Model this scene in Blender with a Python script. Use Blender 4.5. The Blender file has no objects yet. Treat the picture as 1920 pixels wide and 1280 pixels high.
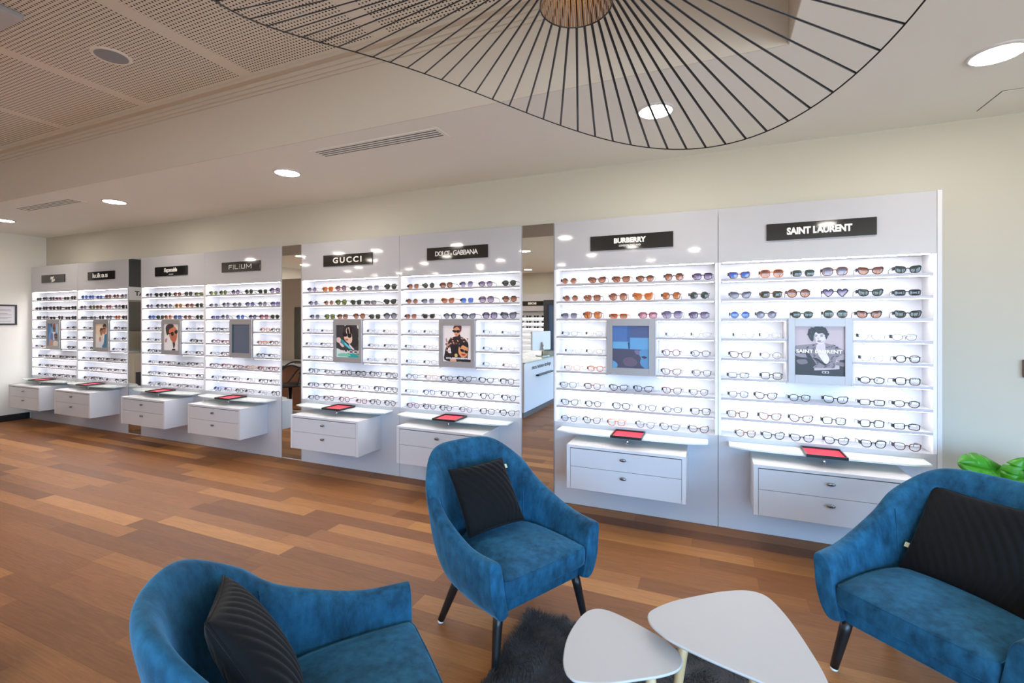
import bpy, bmesh, math, random
from mathutils import Vector, Matrix
random.seed(7)
PI = math.pi
SC = bpy.context.scene
COL = SC.collection

# ---------------------------------------------------------------- camera frame
FPX = 880.0; YAW = math.radians(23.03); EYE = 1.5
FW = Vector((-math.sin(YAW), math.cos(YAW))); RT = Vector((math.cos(YAW), math.sin(YAW)))
D = 3.725            # front plane of the display wall
WALL = 3.925         # back wall
CEIL = 2.79; HIGH = 3.30

def x_on(px, Y):
    """x on the plane y = Y seen at image column px"""
    d = FW + (px - 960.0) / FPX * RT
    return d.x * Y / d.y

# ---------------------------------------------------------------- colour + materials
def lin(c):
    c = c / 255.0
    return c / 12.92 if c <= 0.04045 else ((c + 0.055) / 1.055) ** 2.4

def rgb(r, g, b):
    return (lin(r), lin(g), lin(b), 1.0)

MATS = {}

def new_mat(name):
    m = bpy.data.materials.new(name); m.use_nodes = True
    return m, m.node_tree.nodes, m.node_tree.links, m.node_tree.nodes['Principled BSDF']

def pmat(name, col, rough=0.5, metal=0.0, spec=0.5, coat=0.0, bump=0.0, bscale=60.0, sheen=0.0, var=0.0, vscale=4.0):
    if name in MATS: return MATS[name]
    m, N, L, p = new_mat(name)
    p.inputs['Base Color'].default_value = col
    p.inputs['Roughness'].default_value = rough
    p.inputs['Metallic'].default_value = metal
    p.inputs['Specular IOR Level'].default_value = spec
    p.inputs['Coat Weight'].default_value = coat
    p.inputs['Coat Roughness'].default_value = 0.03
    p.inputs['Sheen Weight'].default_value = sheen
    if bump or var:
        tc = N.new('ShaderNodeTexCoord')
    if bump:
        nz = N.new('ShaderNodeTexNoise'); nz.inputs['Scale'].default_value = bscale; nz.inputs['Detail'].default_value = 4
        L.new(tc.outputs['Object'], nz.inputs['Vector'])
        b = N.new('ShaderNodeBump'); b.inputs['Strength'].default_value = bump; b.inputs['Distance'].default_value = 0.002
        L.new(nz.outputs['Fac'], b.inputs['Height']); L.new(b.outputs['Normal'], p.inputs['Normal'])
    if var:
        n2 = N.new('ShaderNodeTexNoise'); n2.inputs['Scale'].default_value = vscale; n2.inputs['Detail'].default_value = 5
        L.new(tc.outputs['Object'], n2.inputs['Vector'])
        mr = N.new('ShaderNodeMapRange'); mr.inputs['From Min'].default_value = 0.3; mr.inputs['From Max'].default_value = 0.7
        mr.inputs['To Min'].default_value = 1 - var; mr.inputs['To Max'].default_value = 1 + var
        L.new(n2.outputs['Fac'], mr.inputs['Value'])
        mx = N.new('ShaderNodeVectorMath'); mx.operation = 'SCALE'
        mx.inputs[0].default_value = col[:3]; L.new(mr.outputs['Result'], mx.inputs['Scale'])
        L.new(mx.outputs['Vector'], p.inputs['Base Color'])
    MATS[name] = m
    return m

def emat(name, col, strength):
    if name in MATS: return MATS[name]
    m, N, L, p = new_mat(name)
    p.inputs['Base Color'].default_value = (0.8, 0.8, 0.8, 1)
    p.inputs['Emission Color'].default_value = col
    p.inputs['Emission Strength'].default_value = strength
    MATS[name] = m
    return m

def mix_tr(name, col, gloss=0.1, rough=0.05, solid=0.0, solidcol=(0.8, 0.8, 0.8, 1), grad=None):
    """tinted see-through sheet: transparent tint + gloss (+ some diffuse body)"""
    if name in MATS: return MATS[name]
    m = bpy.data.materials.new(name); m.use_nodes = True
    N, L = m.node_tree.nodes, m.node_tree.links
    for n in list(N): N.remove(n)
    out = N.new('ShaderNodeOutputMaterial')
    tr = N.new('ShaderNodeBsdfTransparent'); tr.inputs['Color'].default_value = col
    if grad:
        tc = N.new('ShaderNodeTexCoord'); sp = N.new('ShaderNodeSeparateXYZ'); L.new(tc.outputs['Generated'], sp.inputs[0])
        rp = N.new('ShaderNodeValToRGB'); rp.color_ramp.elements[0].color = grad; rp.color_ramp.elements[0].position = 0.05
        rp.color_ramp.elements[1].color = col; rp.color_ramp.elements[1].position = 0.8
        L.new(sp.outputs['Z'], rp.inputs['Fac']); L.new(rp.outputs['Color'], tr.inputs['Color'])
    last = tr.outputs[0]
    if solid:
        df = N.new('ShaderNodeBsdfPrincipled'); df.inputs['Base Color'].default_value = solidcol; df.inputs['Roughness'].default_value = rough
        mx = N.new('ShaderNodeMixShader'); mx.inputs['Fac'].default_value = solid
        L.new(last, mx.inputs[1]); L.new(df.outputs[0], mx.inputs[2]); last = mx.outputs[0]
    gl = N.new('ShaderNodeBsdfGlossy'); gl.inputs['Roughness'].default_value = rough
    mg = N.new('ShaderNodeMixShader'); mg.inputs['Fac'].default_value = gloss
    L.new(last, mg.inputs[1]); L.new(gl.outputs[0], mg.inputs[2]); L.new(mg.outputs[0], out.inputs['Surface'])
    MATS[name] = m
    return m

# ---------------------------------------------------------------- objects
def obj(name, me, mats=None, parent=None, smooth=False, loc=None):
    if isinstance(me, bmesh.types.BMesh):
        bm = me; me = bpy.data.meshes.new(name); bm.normal_update(); bm.to_mesh(me); bm.free()
    if mats is not None:
        for m in (mats if isinstance(mats, (list, tuple)) else [mats]): me.materials.append(m)
    if smooth:
        for p in me.polygons: p.use_smooth = True
    o = bpy.data.objects.new(name, me); COL.objects.link(o)
    if parent is not None: o.parent = parent
    if loc is not None: o.location = loc
    return o

def tag(o, label, cat, group=None):
    o['label'] = label; o['category'] = cat
    if group: o['group'] = group
    return o

def thing(name, label, cat, loc=(0, 0, 0), rz=0.0, group=None):
    o = bpy.data.objects.new(name, None); COL.objects.link(o)
    o.empty_display_size = 0.05
    o.location = loc; o.rotation_euler = (0, 0, rz)
    return tag(o, label, cat, group)

def struct(name, bm, m, smooth=False):
    o = obj(name, bm, m, None, smooth); o['kind'] = 'structure'
    return o

def copy_tree(o, parent=None):
    c = o.copy(); COL.objects.link(c)
    if parent is not None: c.parent = parent
    for ch in list(o.children): copy_tree(ch, c)
    return c

# ---------------------------------------------------------------- shapes
def box(bm, x0, x1, y0, y1, z0, z1, bev=0.0, mi=0, seg=2):
    v = [bm.verts.new(p) for p in ((x0, y0, z0), (x1, y0, z0), (x1, y1, z0), (x0, y1, z0), (x0, y0, z1), (x1, y0, z1), (x1, y1, z1), (x0, y1, z1))]
    fs = [bm.faces.new([v[i] for i in q]) for q in ((3, 2, 1, 0), (4, 5, 6, 7), (0, 1, 5, 4), (1, 2, 6, 5), (2, 3, 7, 6), (3, 0, 4, 7))]
    for f in fs: f.material_index = mi
    if bev:
        es = list({e for f in fs for e in f.edges})
        r = bmesh.ops.bevel(bm, geom=es, offset=bev, segments=seg, profile=0.5, affect='EDGES')
        for f in r['faces']: f.material_index = mi
    return fs

def B(*a, **k):
    bm = bmesh.new(); box(bm, *a, **k); return bm

def quad(bm, pts, mi=0):
    f = bm.faces.new([bm.verts.new(p) for p in pts]); f.material_index = mi
    return f

def tube(bm, pts, r, n=6, closed=False, r2=None, cap=True, flat=None):
    """round (or flattened) tube along pts; r may be a list"""
    pts = [Vector(p) for p in pts]; m = len(pts); rings = []
    up = Vector((0, 0, 1)); prevx = None
    for i, p in enumerate(pts):
        if closed: t = pts[(i + 1) % m] - pts[i - 1]
        else: t = pts[min(i + 1, m - 1)] - pts[max(i - 1, 0)]
        t.normalize()
        if flat is not None: a = Vector(flat)
        elif prevx is not None: a = prevx
        else: a = up if abs(t.z) < 0.9 else Vector((1, 0, 0))
        x = a - t * a.dot(t)
        if x.length < 1e-6: x = t.orthogonal()
        x.normalize(); prevx = x; y = t.cross(x)
        ra = r[i] if isinstance(r, (list, tuple)) else r
        rb = ra if r2 is None else (r2[i] if isinstance(r2, (list, tuple)) else r2)
        rings.append([bm.verts.new(p + x * (ra * math.cos(2 * PI * k / n)) + y * (rb * math.sin(2 * PI * k / n))) for k in range(n)])
    cnt = m if closed else m - 1
    for i in range(cnt):
        A, Bq = rings[i], rings[(i + 1) % m]
        for k in range(n):
            f = bm.faces.new((A[k], A[(k + 1) % n], Bq[(k + 1) % n], Bq[k])); f.smooth = True
    if cap and not closed:
        bm.faces.new(list(reversed(rings[0]))); bm.faces.new(rings[-1])

def lathe(bm, prof, n=24, c=(0, 0, 0), mi=0):
    """profile of (r, z) around the vertical axis"""
    rings = []
    for r, z in prof:
        if r < 1e-6: rings.append([bm.verts.new((c[0], c[1], c[2] + z))])
        else: rings.append([bm.verts.new((c[0] + r * math.cos(2 * PI * k / n), c[1] + r * math.sin(2 * PI * k / n), c[2] + z)) for k in range(n)])
    for A, Bq in zip(rings, rings[1:]):
        for k in range(n):
            q = [A[k % len(A)], A[(k + 1) % len(A)], Bq[(k + 1) % len(Bq)], Bq[k % len(Bq)]]
            q2 = []
            for v in q:
                if v not in q2: q2.append(v)
            if len(q2) >= 3:
                f = bm.faces.new(q2); f.material_index = mi

def crom(pts, n=8, closed=True):
    """Catmull-Rom through pts (tuples of any size)"""
    m = len(pts); out = []
    rng = range(m) if closed else range(m - 1)
    for i in rng:
        if closed: a, b, c, d = pts[i - 1], pts[i], pts[(i + 1) % m], pts[(i + 2) % m]
        else: a, b, c, d = pts[max(i - 1, 0)], pts[i], pts[i + 1], pts[min(i + 2, m - 1)]
        for k in range(n):
            t = k / n
            out.append(tuple(0.5 * (2 * q + (r - p) * t + (2 * p - 5 * q + 4 * r - s) * t * t + (3 * q - p - 3 * r + s) * t ** 3) for p, q, r, s in zip(a, b, c, d)))
    if not closed: out.append(tuple(pts[-1]))
    return out

def text_mesh(s, size=0.1, extrude=0.001, bold=0.0, space=1.0, shear=0.0, ax='CENTER', res=3):
    cu = bpy.data.curves.new('lettering', 'FONT'); cu.body = s; cu.size = size; cu.extrude = extrude; cu.offset = bold
    cu.space_character = space; cu.shear = shear; cu.align_x = ax; cu.align_y = 'CENTER'; cu.resolution_u = res
    o = bpy.data.objects.new('lettering', cu); COL.objects.link(o)
    bpy.context.view_layer.update()
    me = bpy.data.meshes.new_from_object(o.evaluated_get(bpy.context.evaluated_depsgraph_get()))
    bpy.data.objects.remove(o); bpy.data.curves.remove(cu)
    return me

def fit_text(me, w, h, cx=0.0, cz=0.0, y=0.0, mirror=False):
    """stand the text up in the xz plane facing -y and scale it to w x h about (cx, cz)"""
    xs = [v.co.x for v in me.vertices]; ys = [v.co.y for v in me.vertices]
    x0, x1, y0, y1 = min(xs), max(xs), min(ys), max(ys)
    sx = w / (x1 - x0); sy = h / (y1 - y0) if h else sx
    for v in me.vertices:
        X, Y, Z = v.co
        v.co = (cx + (-1 if mirror else 1) * (X - (x0 + x1) / 2) * sx, y - Z, cz + (Y - (y0 + y1) / 2) * sy)
    if mirror: me.flip_normals()
    return me

# ---------------------------------------------------------------- shared materials
WHITE_GLOSS = pmat('white_lacquer', rgb(192, 192, 197), 0.06, spec=0.55, coat=0.3)
WHITE_SATIN = pmat('white_satin', rgb(214, 213, 215), 0.35, spec=0.4)
WHITE_MATT = pmat('white_matt', rgb(240, 239, 242), 0.55, spec=0.2)
WALL_PAINT = pmat('wall_paint', rgb(203, 198, 184), 0.7, spec=0.2, bump=0.08, bscale=180)
WALL_BRIGHT = pmat('wall_paint_lit', rgb(238, 236, 228), 0.7, spec=0.2, bump=0.08, bscale=180)  # left wall lightened in colour to make up for missing light there
BULK_SHADED = pmat('bulkhead_shaded', rgb(212, 204, 192), 0.8, spec=0.15, bump=0.05, bscale=160)  # darker than the ceiling paint: shade of the bulkhead put into the colour
CEIL_PAINT = pmat('ceiling_paint', rgb(244, 247, 242), 0.8, spec=0.15, bump=0.05, bscale=160)
GREY_METAL = pmat('brushed_grey', rgb(165, 163, 164), 0.38, metal=0.35, spec=0.5)
CHROME = pmat('chrome', rgb(205, 205, 208), 0.15, metal=1.0)
STEEL = pmat('steel', rgb(130, 132, 136), 0.3, metal=1.0)
BLACK_GLOSS = pmat('black_gloss', rgb(30, 29, 29), 0.06, spec=0.6)
BLACK_SATIN = pmat('black_satin', rgb(22, 22, 24), 0.4)
LETTER_WHITE = pmat('letter_white', rgb(245, 243, 238), 0.4)
LED = emat('led_white', (1.0, 0.975, 0.985, 1), 22.0)
LAMP = emat('downlight_diffuser', (1.0, 0.91, 0.80, 1), 92.0)
MIRROR = pmat('mirror_silver', rgb(225, 228, 226), 0.0, metal=1.0)
SKY = 24.0; EXPO = 0.02
# ================================================================ ROOM SHELL
XL, XR, YF = -9.62, 4.5, -4.6

def floor_mat():
    m, N, L, p = new_mat('oak_planks')
    tc = N.new('ShaderNodeTexCoord'); sp = N.new('ShaderNodeSeparateXYZ'); L.new(tc.outputs['Object'], sp.inputs[0])
    def mth(op, a, b=None):
        n = N.new('ShaderNodeMath'); n.operation = op
        for i, q in enumerate((a, b)):
            if q is None: continue
            if isinstance(q, (int, float)): n.inputs[i].default_value = q
            else: L.new(q, n.inputs[i])
        return n.outputs[0]
    W, LEN = 0.128, 1.25
    ry = mth('DIVIDE', sp.outputs['Y'], W); row = mth('FLOOR', ry); fy = mth('FRACT', ry)
    wn = N.new('ShaderNodeTexWhiteNoise'); wn.noise_dimensions = '1D'; L.new(row, wn.inputs['W'])
    xo = mth('ADD', mth('DIVIDE', sp.outputs['X'], LEN), mth('MULTIPLY', wn.outputs['Value'], 7.31))
    col = mth('FLOOR', xo); fx = mth('FRACT', xo)
    cb = N.new('ShaderNodeCombineXYZ'); L.new(col, cb.inputs[0]); L.new(row, cb.inputs[1])
    w2 = N.new('ShaderNodeTexWhiteNoise'); w2.noise_dimensions = '2D'; L.new(cb.outputs[0], w2.inputs['Vector'])
    rp = N.new('ShaderNodeValToRGB'); cr = rp.color_ramp; cr.interpolation = 'LINEAR'
    cols = [(0.0, rgb(118, 74, 40)), (0.3, rgb(133, 86, 46)), (0.6, rgb(146, 96, 52)), (0.85, rgb(161, 109, 60)), (1.0, rgb(182, 129, 75))]
    cr.elements[0].position, cr.elements[0].color = cols[0]; cr.elements[1].position, cr.elements[1].color = cols[-1]
    for q, c in cols[1:-1]: cr.elements.new(q).color = c
    L.new(w2.outputs['Value'], rp.inputs['Fac'])
    # grain stretched along the plank, shifted per plank
    gv = N.new('ShaderNodeCombineXYZ')
    L.new(mth('ADD', mth('MULTIPLY', sp.outputs['X'], 1.6), mth('MULTIPLY', w2.outputs['Value'], 37.0)), gv.inputs[0])
    L.new(mth('MULTIPLY', sp.outputs['Y'], 17.0), gv.inputs[1]); L.new(mth('MULTIPLY', w2.outputs['Value'], 11.0), gv.inputs[2])
    g1 = N.new('ShaderNodeTexNoise'); g1.inputs['Scale'].default_value = 2.6; g1.inputs['Detail'].default_value = 9; g1.inputs['Roughness'].default_value = 0.62; g1.inputs['Distortion'].default_value = 1.4
    L.new(gv.outputs[0], g1.inputs['Vector'])
    wv = N.new('ShaderNodeTexWave'); wv.wave_type = 'BANDS'; wv.bands_direction = 'Y'; wv.inputs['Scale'].default_value = 1.1
    wv.inputs['Distortion'].default_value = 11.0; wv.inputs['Detail'].default_value = 3.0; wv.inputs['Detail Scale'].default_value = 0.9
    L.new(gv.outputs[0], wv.inputs['Vector'])
    gm = mth('ADD', mth('MULTIPLY', g1.outputs['Fac'], 0.90), mth('MULTIPLY', wv.outputs['Fac'], 0.10))
    mr = N.new('ShaderNodeMapRange'); mr.inputs['From Min'].default_value = 0.2; mr.inputs['From Max'].default_value = 0.8
    mr.inputs['To Min'].default_value = 0.72; mr.inputs['To Max'].default_value = 1.22; L.new(gm, mr.inputs['Value'])
    # seams
    ey = mth('MINIMUM', fy, mth('SUBTRACT', 1.0, fy)); ex = mth('MINIMUM', fx, mth('SUBTRACT', 1.0, fx))
    sm = mth('MINIMUM', mth('DIVIDE', ey, 0.012), mth('DIVIDE', ex, 0.0012))
    smc = N.new('ShaderNodeClamp'); L.new(sm, smc.inputs['Value'])
    seam = mth('ADD', mth('MULTIPLY', smc.outputs[0], 0.45), 0.55)
    k = mth('MULTIPLY', mr.outputs['Result'], seam)
    vm = N.new('ShaderNodeVectorMath'); vm.operation = 'SCALE'; L.new(rp.outputs['Color'], vm.inputs[0]); L.new(k, vm.inputs['Scale'])
    L.new(vm.outputs['Vector'], p.inputs['Base Color'])
    p.inputs['Roughness'].default_value = 0.48; p.inputs['Specular IOR Level'].default_value = 0.28
    b = N.new('ShaderNodeBump'); b.inputs['Strength'].default_value = 0.25; b.inputs['Distance'].default_value = 0.002
    L.new(k, b.inputs['Height']); L.new(b.outputs['Normal'], p.inputs['Normal'])
    return m

def perforated_mat():
    """plasterboard with a square grid of holes, plain bands between the boards"""
    m, N, L, p = new_mat('perforated_plaster')
    tc = N.new('ShaderNodeTexCoord'); sp = N.new('ShaderNodeSeparateXYZ'); L.new(tc.outputs['Object'], sp.inputs[0])
    def mth(op, a, b=None):
        n = N.new('ShaderNodeMath'); n.operation = op
        for i, q in enumerate((a, b)):
            if q is None: continue
            if isinstance(q, (int, float)): n.inputs[i].default_value = q
            else: L.new(q, n.inputs[i])
        return n.outputs[0]
    P = 0.0248
    ax = mth('ABSOLUTE', mth('SUBTRACT', mth('FRACT', mth('DIVIDE', sp.outputs['X'], P)), 0.5))
    ay = mth('ABSOLUTE', mth('SUBTRACT', mth('FRACT', mth('DIVIDE', sp.outputs['Y'], P)), 0.5))
    hole = mth('LESS_THAN', mth('MAXIMUM', ax, ay), 0.215)
    bx = mth('MULTIPLY', mth('ABSOLUTE', mth('SUBTRACT', mth('FRACT', mth('DIVIDE', mth('ADD', sp.outputs['X'], 3.14), 1.22)), 0.5)), 1.22)
    inb = mth('LESS_THAN', bx, 0.61 - 0.055)
    iny = mth('LESS_THAN', sp.outputs['Y'], 2.40)
    h = mth('MULTIPLY', mth('MULTIPLY', hole, inb), iny)
    mx = N.new('ShaderNodeMix'); mx.data_type = 'RGBA'
    mx.inputs['A'].default_value = rgb(238, 238, 232); mx.inputs['B'].default_value = rgb(52, 46, 42)
    L.new(h, mx.inputs['Factor']); L.new(mx.outputs['Result'], p.inputs['Base Color'])
    p.inputs['Roughness'].default_value = 0.85; p.inputs['Specular IOR Level'].default_value = 0.15
    return m

T = 0.12
struct('floor', B(XL - T, XR + T, YF - T, WALL + T, -0.12, 0.0), floor_mat())
struct('wall_back', B(XL - T, XR + T, WALL, WALL + T, 0, HIGH + 0.3), WALL_PAINT)
struct('wall_left', B(XL - T, XL, YF, WALL, 0, HIGH + 0.3), WALL_BRIGHT)

# right wall and front wall: shop windows
def windowed(name, horiz, at, a0, a1, wins, z0, z1, sgn):
    """wall along x (horiz) or y with openings wins = [(lo, hi)] between z0 and z1"""
    bm = bmesh.new(); cuts = [a0]
    for lo, hi in wins: cuts += [lo, hi]
    cuts.append(a1)
    def bb(p, q, zz0, zz1):
        if horiz: box(bm, p, q, min(at, at + sgn * T), max(at, at + sgn * T), zz0, zz1)
        else: box(bm, min(at, at + sgn * T), max(at, at + sgn * T), p, q, zz0, zz1)
    for i in range(0, len(cuts), 2): bb(cuts[i], cuts[i + 1], 0, HIGH + 0.3)
    for lo, hi in wins: bb(lo, hi, 0, z0); bb(lo, hi, z1, HIGH + 0.3)
    struct(name, bm, WALL_PAINT)

GLASS = mix_tr('window_glass', (0.96, 0.98, 0.98, 1), 0.05, 0.0)
DARK_FRAME = pmat('window_frame_grey', rgb(60, 62, 66), 0.4)
winsR = [(-4.2, -2.1), (-1.9, 0.3)]
winsF = [(-0.4, 1.9), (2.1, 4.2)]
windowed('wall_right', False, XR, YF, WALL, winsR, 0.12, 2.6, 1)
windowed('wall_front', True, YF, XL, XR, winsF, 0.12, 2.6, -1)
wn = 0
for horiz, at, wins, sgn in ((False, XR, winsR, 1), (True, YF, winsF, -1)):
    for lo, hi in wins:
        wn += 1; bm = bmesh.new(); g = bmesh.new(); f = 0.05
        a, b2 = sorted((at + sgn * 0.03, at + sgn * 0.09)); c, d = sorted((at + sgn * 0.055, at + sgn * 0.065))
        for (p, q, z0, z1) in ((lo, lo + f, 0.12, 2.6), (hi - f, hi, 0.12, 2.6), (lo, hi, 0.12, 0.12 + f), (lo, hi, 2.6 - f, 2.6), ((lo + hi) / 2 - f / 2, (lo + hi) / 2 + f / 2, 0.12, 2.6)):
            box(bm, p, q, a, b2, z0, z1) if horiz else box(bm, a, b2, p, q, z0, z1)
        if horiz: box(g, lo, hi, c, d, 0.12, 2.6)
        else: box(g, c, d, lo, hi, 0.12, 2.6)
        w = struct('window_%d' % wn, bm, DARK_FRAME)
        obj('pane', g, GLASS, w)

# ceilings: lower ceiling around a raised perforated coffer
CX1, CY0, CY1 = 0.335, 0.60, 2.53
bm = bmesh.new()
box(bm, XL - T, XR + T, CY1, WALL + T, CEIL, HIGH + 0.03)
box(bm, XL - T, XR + T, YF - T, CY0, CEIL, HIGH + 0.03)
box(bm, CX1, XR + T, CY0, CY1, CEIL, HIGH + 0.03)
struct('ceiling', bm, CEIL_PAINT)
# vertical faces of the coffer and its stepped cornice
bm = bmesh.new()
box(bm, XL, CX1, CY1 - 0.004, CY1, CEIL, HIGH)
box(bm, XL, CX1, CY0, CY0 + 0.004, CEIL, HIGH)
box(bm, CX1 - 0.004, CX1, CY0, CY1, CEIL, HIGH)
struct('ceiling_bulkhead', bm, BULK_SHADED)
bm = bmesh.new()
for (z0, dy) in ((3.205, 0.018), (3.225, 0.035), (3.25, 0.05), (3.275, 0.10)):
    z1 = 3.30
    box(bm, XL, CX1 - 0.0, CY1 - dy, CY1, z0, z1, bev=0.004, seg=1)
    box(bm, XL, CX1 - 0.0, CY0, CY0 + dy, z0, z1, bev=0.004, seg=1)
    box(bm, CX1 - dy, CX1, CY0, CY1, z0, z1, bev=0.004, seg=1)
struct('trim_1', bm, BULK_SHADED)
struct('ceiling_raised', B(XL, CX1, CY0, CY1, HIGH, HIGH + 0.03), perforated_mat())
struct('roof_slab', B(XL - T, XR + T, YF - T, WALL + T, HIGH + 0.3, HIGH + 0.4), CEIL_PAINT)

BASEB = pmat('baseboard_black', rgb(28, 28, 30), 0.4)
struct('baseboard_left', B(XL, XL + 0.015, YF, D, 0, 0.095), BASEB)
struct('baseboard_back', B(1.30, XR, WALL - 0.015, WALL, 0, 0.095), BASEB)

# ---------------------------------------------------------------- ceiling fittings
def downlight(x, y, z, label, grp='round downlights in the ceiling'):
    t = thing('ceiling_downlight', label, 'downlight', (x, y, z), 0, grp)
    bm = bmesh.new(); lathe(bm, [(0.098, 0.002), (0.098, -0.010), (0.112, -0.006), (0.114, 0.0)], 40)
    obj('trim_ring', bm, WHITE_SATIN, t, True)
    bm = bmesh.new(); lathe(bm, [(0.0, -0.007), (0.098, -0.007)], 40)
    for f in bm.faces:
        if f.normal.z > 0: f.normal_flip()
    obj('diffuser', bm, LAMP, t)
    return t
for x, lab in ((1.272, 'large round lit downlight at the right end of the ceiling near the access panel'),
               (-0.317, 'round lit downlight seen through the ribs of the pendant lamp'),
               (-3.412, 'round lit downlight next to the nearer slotted ceiling vent'),
               (-5.974, 'round lit downlight between the two slotted ceiling vents'),
               (-8.406, 'round lit downlight at the far left end of the ceiling row')):
    downlight(x, 3.006, CEIL, lab)
for x, y in ((-2.1, 0.40), (-4.0, 0.44), (-5.7, 0.44), (-7.6, 0.44), (-0.29, -1.7), (-2.18, -1.73), (-4.18, -1.75), (-5.98, -1.54), (-1.2, -2.96), (-5.31, -3.0),
             (1.42, -0.01), (-1.28, -0.95), (-7.9, -1.6), (-7.9, -3.2), (-3.2, -0.7), (-6.7, -0.65), (-8.7, -0.7), (-4.9, -0.74), (-7.0, -2.4), (-3.2, -3.0), (-8.8, -2.2), (-8.9, -3.4), (-9.0, 0.45), (-6.6, 0.44), (-5.0, -2.4), (-7.0, -3.6), (-4.3, -3.7)):  # some follow header reflections; the extra left and rear ones are added fill light
    downlight(x, y, CEIL, 'unseen round ceiling downlight, some read from header reflections, others added to brighten the left')

def vent(x0, x1, y0, y1, label):
    t = thing('ceiling_vent', label, 'air vent', ((x0 + x1) / 2, (y0 + y1) / 2, CEIL), 0, 'slotted ceiling vents')
    hx, hy = (x1 - x0) / 2, (y1 - y0) / 2
    obj('slot_shade', B(-hx, hx, -hy, hy, -0.0010, 0.0), BLACK_SATIN, t)  # flat black sheet painting the darkness behind the slots
    n = 4; step = 2 * hy / n
    bm = bmesh.new()
    box(bm, -hx - 0.03, hx + 0.03, -hy - 0.02, -hy, -0.0024, 0.0); box(bm, -hx - 0.03, hx + 0.03, hy, hy + 0.02, -0.0024, 0.0)
    box(bm, -hx - 0.03, -hx, -hy, hy, -0.0024, 0.0); box(bm, hx, hx + 0.03, -hy, hy, -0.0024, 0.0)
    obj('frame', bm, CEIL_PAINT, t)
    for k in range(n + 1):
        yc = -hy + k * step; a, b2 = max(-hy, yc - step * 0.26), min(hy, yc + step * 0.26)
        obj('slat', B(-hx, hx, a, b2, -0.0022, -0.0012), CEIL_PAINT, t)
vent(-2.80, -1.72, 2.715, 2.84, 'nearer slotted ceiling vent above the open floor beside the pendant lamp')
vent(-7.42, -6.30, 2.745, 2.875, 'farther slotted ceiling vent near the left wall')

t = thing('ceiling_speaker', 'round blue-grey speaker grille set in the perforated ceiling', 'speaker', (-3.762, 1.875, HIGH))
bm = bmesh.new(); lathe(bm, [(0.092, -0.006), (0.105, -0.010), (0.112, -0.004), (0.113, 0)], 36); obj('rim', bm, CEIL_PAINT, t, True)
bm = bmesh.new(); lathe(bm, [(0.0, -0.013), (0.05, -0.012), (0.093, -0.007)], 36); obj('grille', bm, pmat('speaker_cloth', rgb(150, 158, 168), 0.7, bump=0.5, bscale=900), t, True)

t = thing('ceiling_air_conditioner', 'pale ceiling cassette air conditioner at the top left corner', 'air conditioner', (-4.12, 1.02, HIGH), 0)
CASS = pmat('cassette_plastic', rgb(196, 200, 210), 0.4)
obj('casing', B(-0.40, 0.40, -0.40, 0.40, -0.04, 0.0, bev=0.012), CASS, t)
obj('grille', B(-0.24, 0.24, -0.24, 0.24, -0.048, -0.04, bev=0.004), pmat('cassette_grille', rgb(150, 154, 160), 0.5), t)
for a in range(4):
    bm = B(-0.26, 0.26, 0.28, 0.34, -0.046, -0.039, bev=0.003); bmesh.ops.rotate(bm, cent=(0, 0, 0), matrix=Matrix.Rotation(a * PI / 2, 3, 'Z'), verts=bm.verts)
    obj('louvre', bm, BLACK_SATIN, t)

t = thing('ceiling_access_panel', 'thin-edged square access panel flush in the ceiling at the right', 'access panel', (1.75, 3.65, CEIL))
obj('reveal', B(-0.245, 0.245, -0.14, 0.14, -0.0008, 0.0), pmat('reveal_grey', rgb(90, 88, 84), 0.7), t)
obj('door', B(-0.24, 0.24, -0.135, 0.135, -0.003, -0.001), CEIL_PAINT, t)

# ---------------------------------------------------------------- on the left and right ends of the back wall
t = thing('framed_notice', 'black framed printed notice hanging on the left wall', 'framed notice', (XL, 3.385, 1.58))
FR = pmat('picture_frame_black', rgb(34, 32, 40), 0.4)
bm = bmesh.new()
box(bm, 0, 0.02, -0.195, -0.175, -0.15, 0.15); box(bm, 0, 0.02, 0.175, 0.195, -0.15, 0.15); box(bm, 0, 0.02, -0.175, 0.175, 0.13, 0.15); box(bm, 0, 0.02, -0.175, 0.175, -0.15, -0.13)
obj('frame', bm, FR, t)
obj('paper', B(0.001, 0.008, -0.175, 0.175, -0.13, 0.13), pmat('paper', rgb(215, 213, 216), 0.7), t)
bm = bmesh.new()
for k in range(11):
    z = 0.095 - k * 0.019; w = 0.14 if k % 4 else 0.10
    box(bm, 0.008, 0.0086, -0.145, -0.145 + w + 0.14 * (k % 3 > 0), z - 0.003, z + 0.002)
for k in range(3): box(bm, 0.008, 0.0087, -0.16, -0.15 + 0.01, 0.02 - k * 0.03, 0.032 - k * 0.03)
obj('printing', bm, pmat('print_grey', rgb(120, 120, 130), 0.7), t)

t = thing('wall_box', 'small dull reddish box fixed to the back wall at the right edge above the plant', 'wall box', (1.835, WALL, 1.20))
obj('casing', B(-0.06, 0.06, -0.035, 0.0, -0.055, 0.055, bev=0.006), pmat('box_red_brown', rgb(120, 92, 92), 0.5), t)
obj('cover', B(-0.045, 0.045, -0.040, -0.034, -0.04, 0.04, bev=0.003), pmat('box_cover', rgb(104, 98, 104), 0.5), t)
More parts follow.
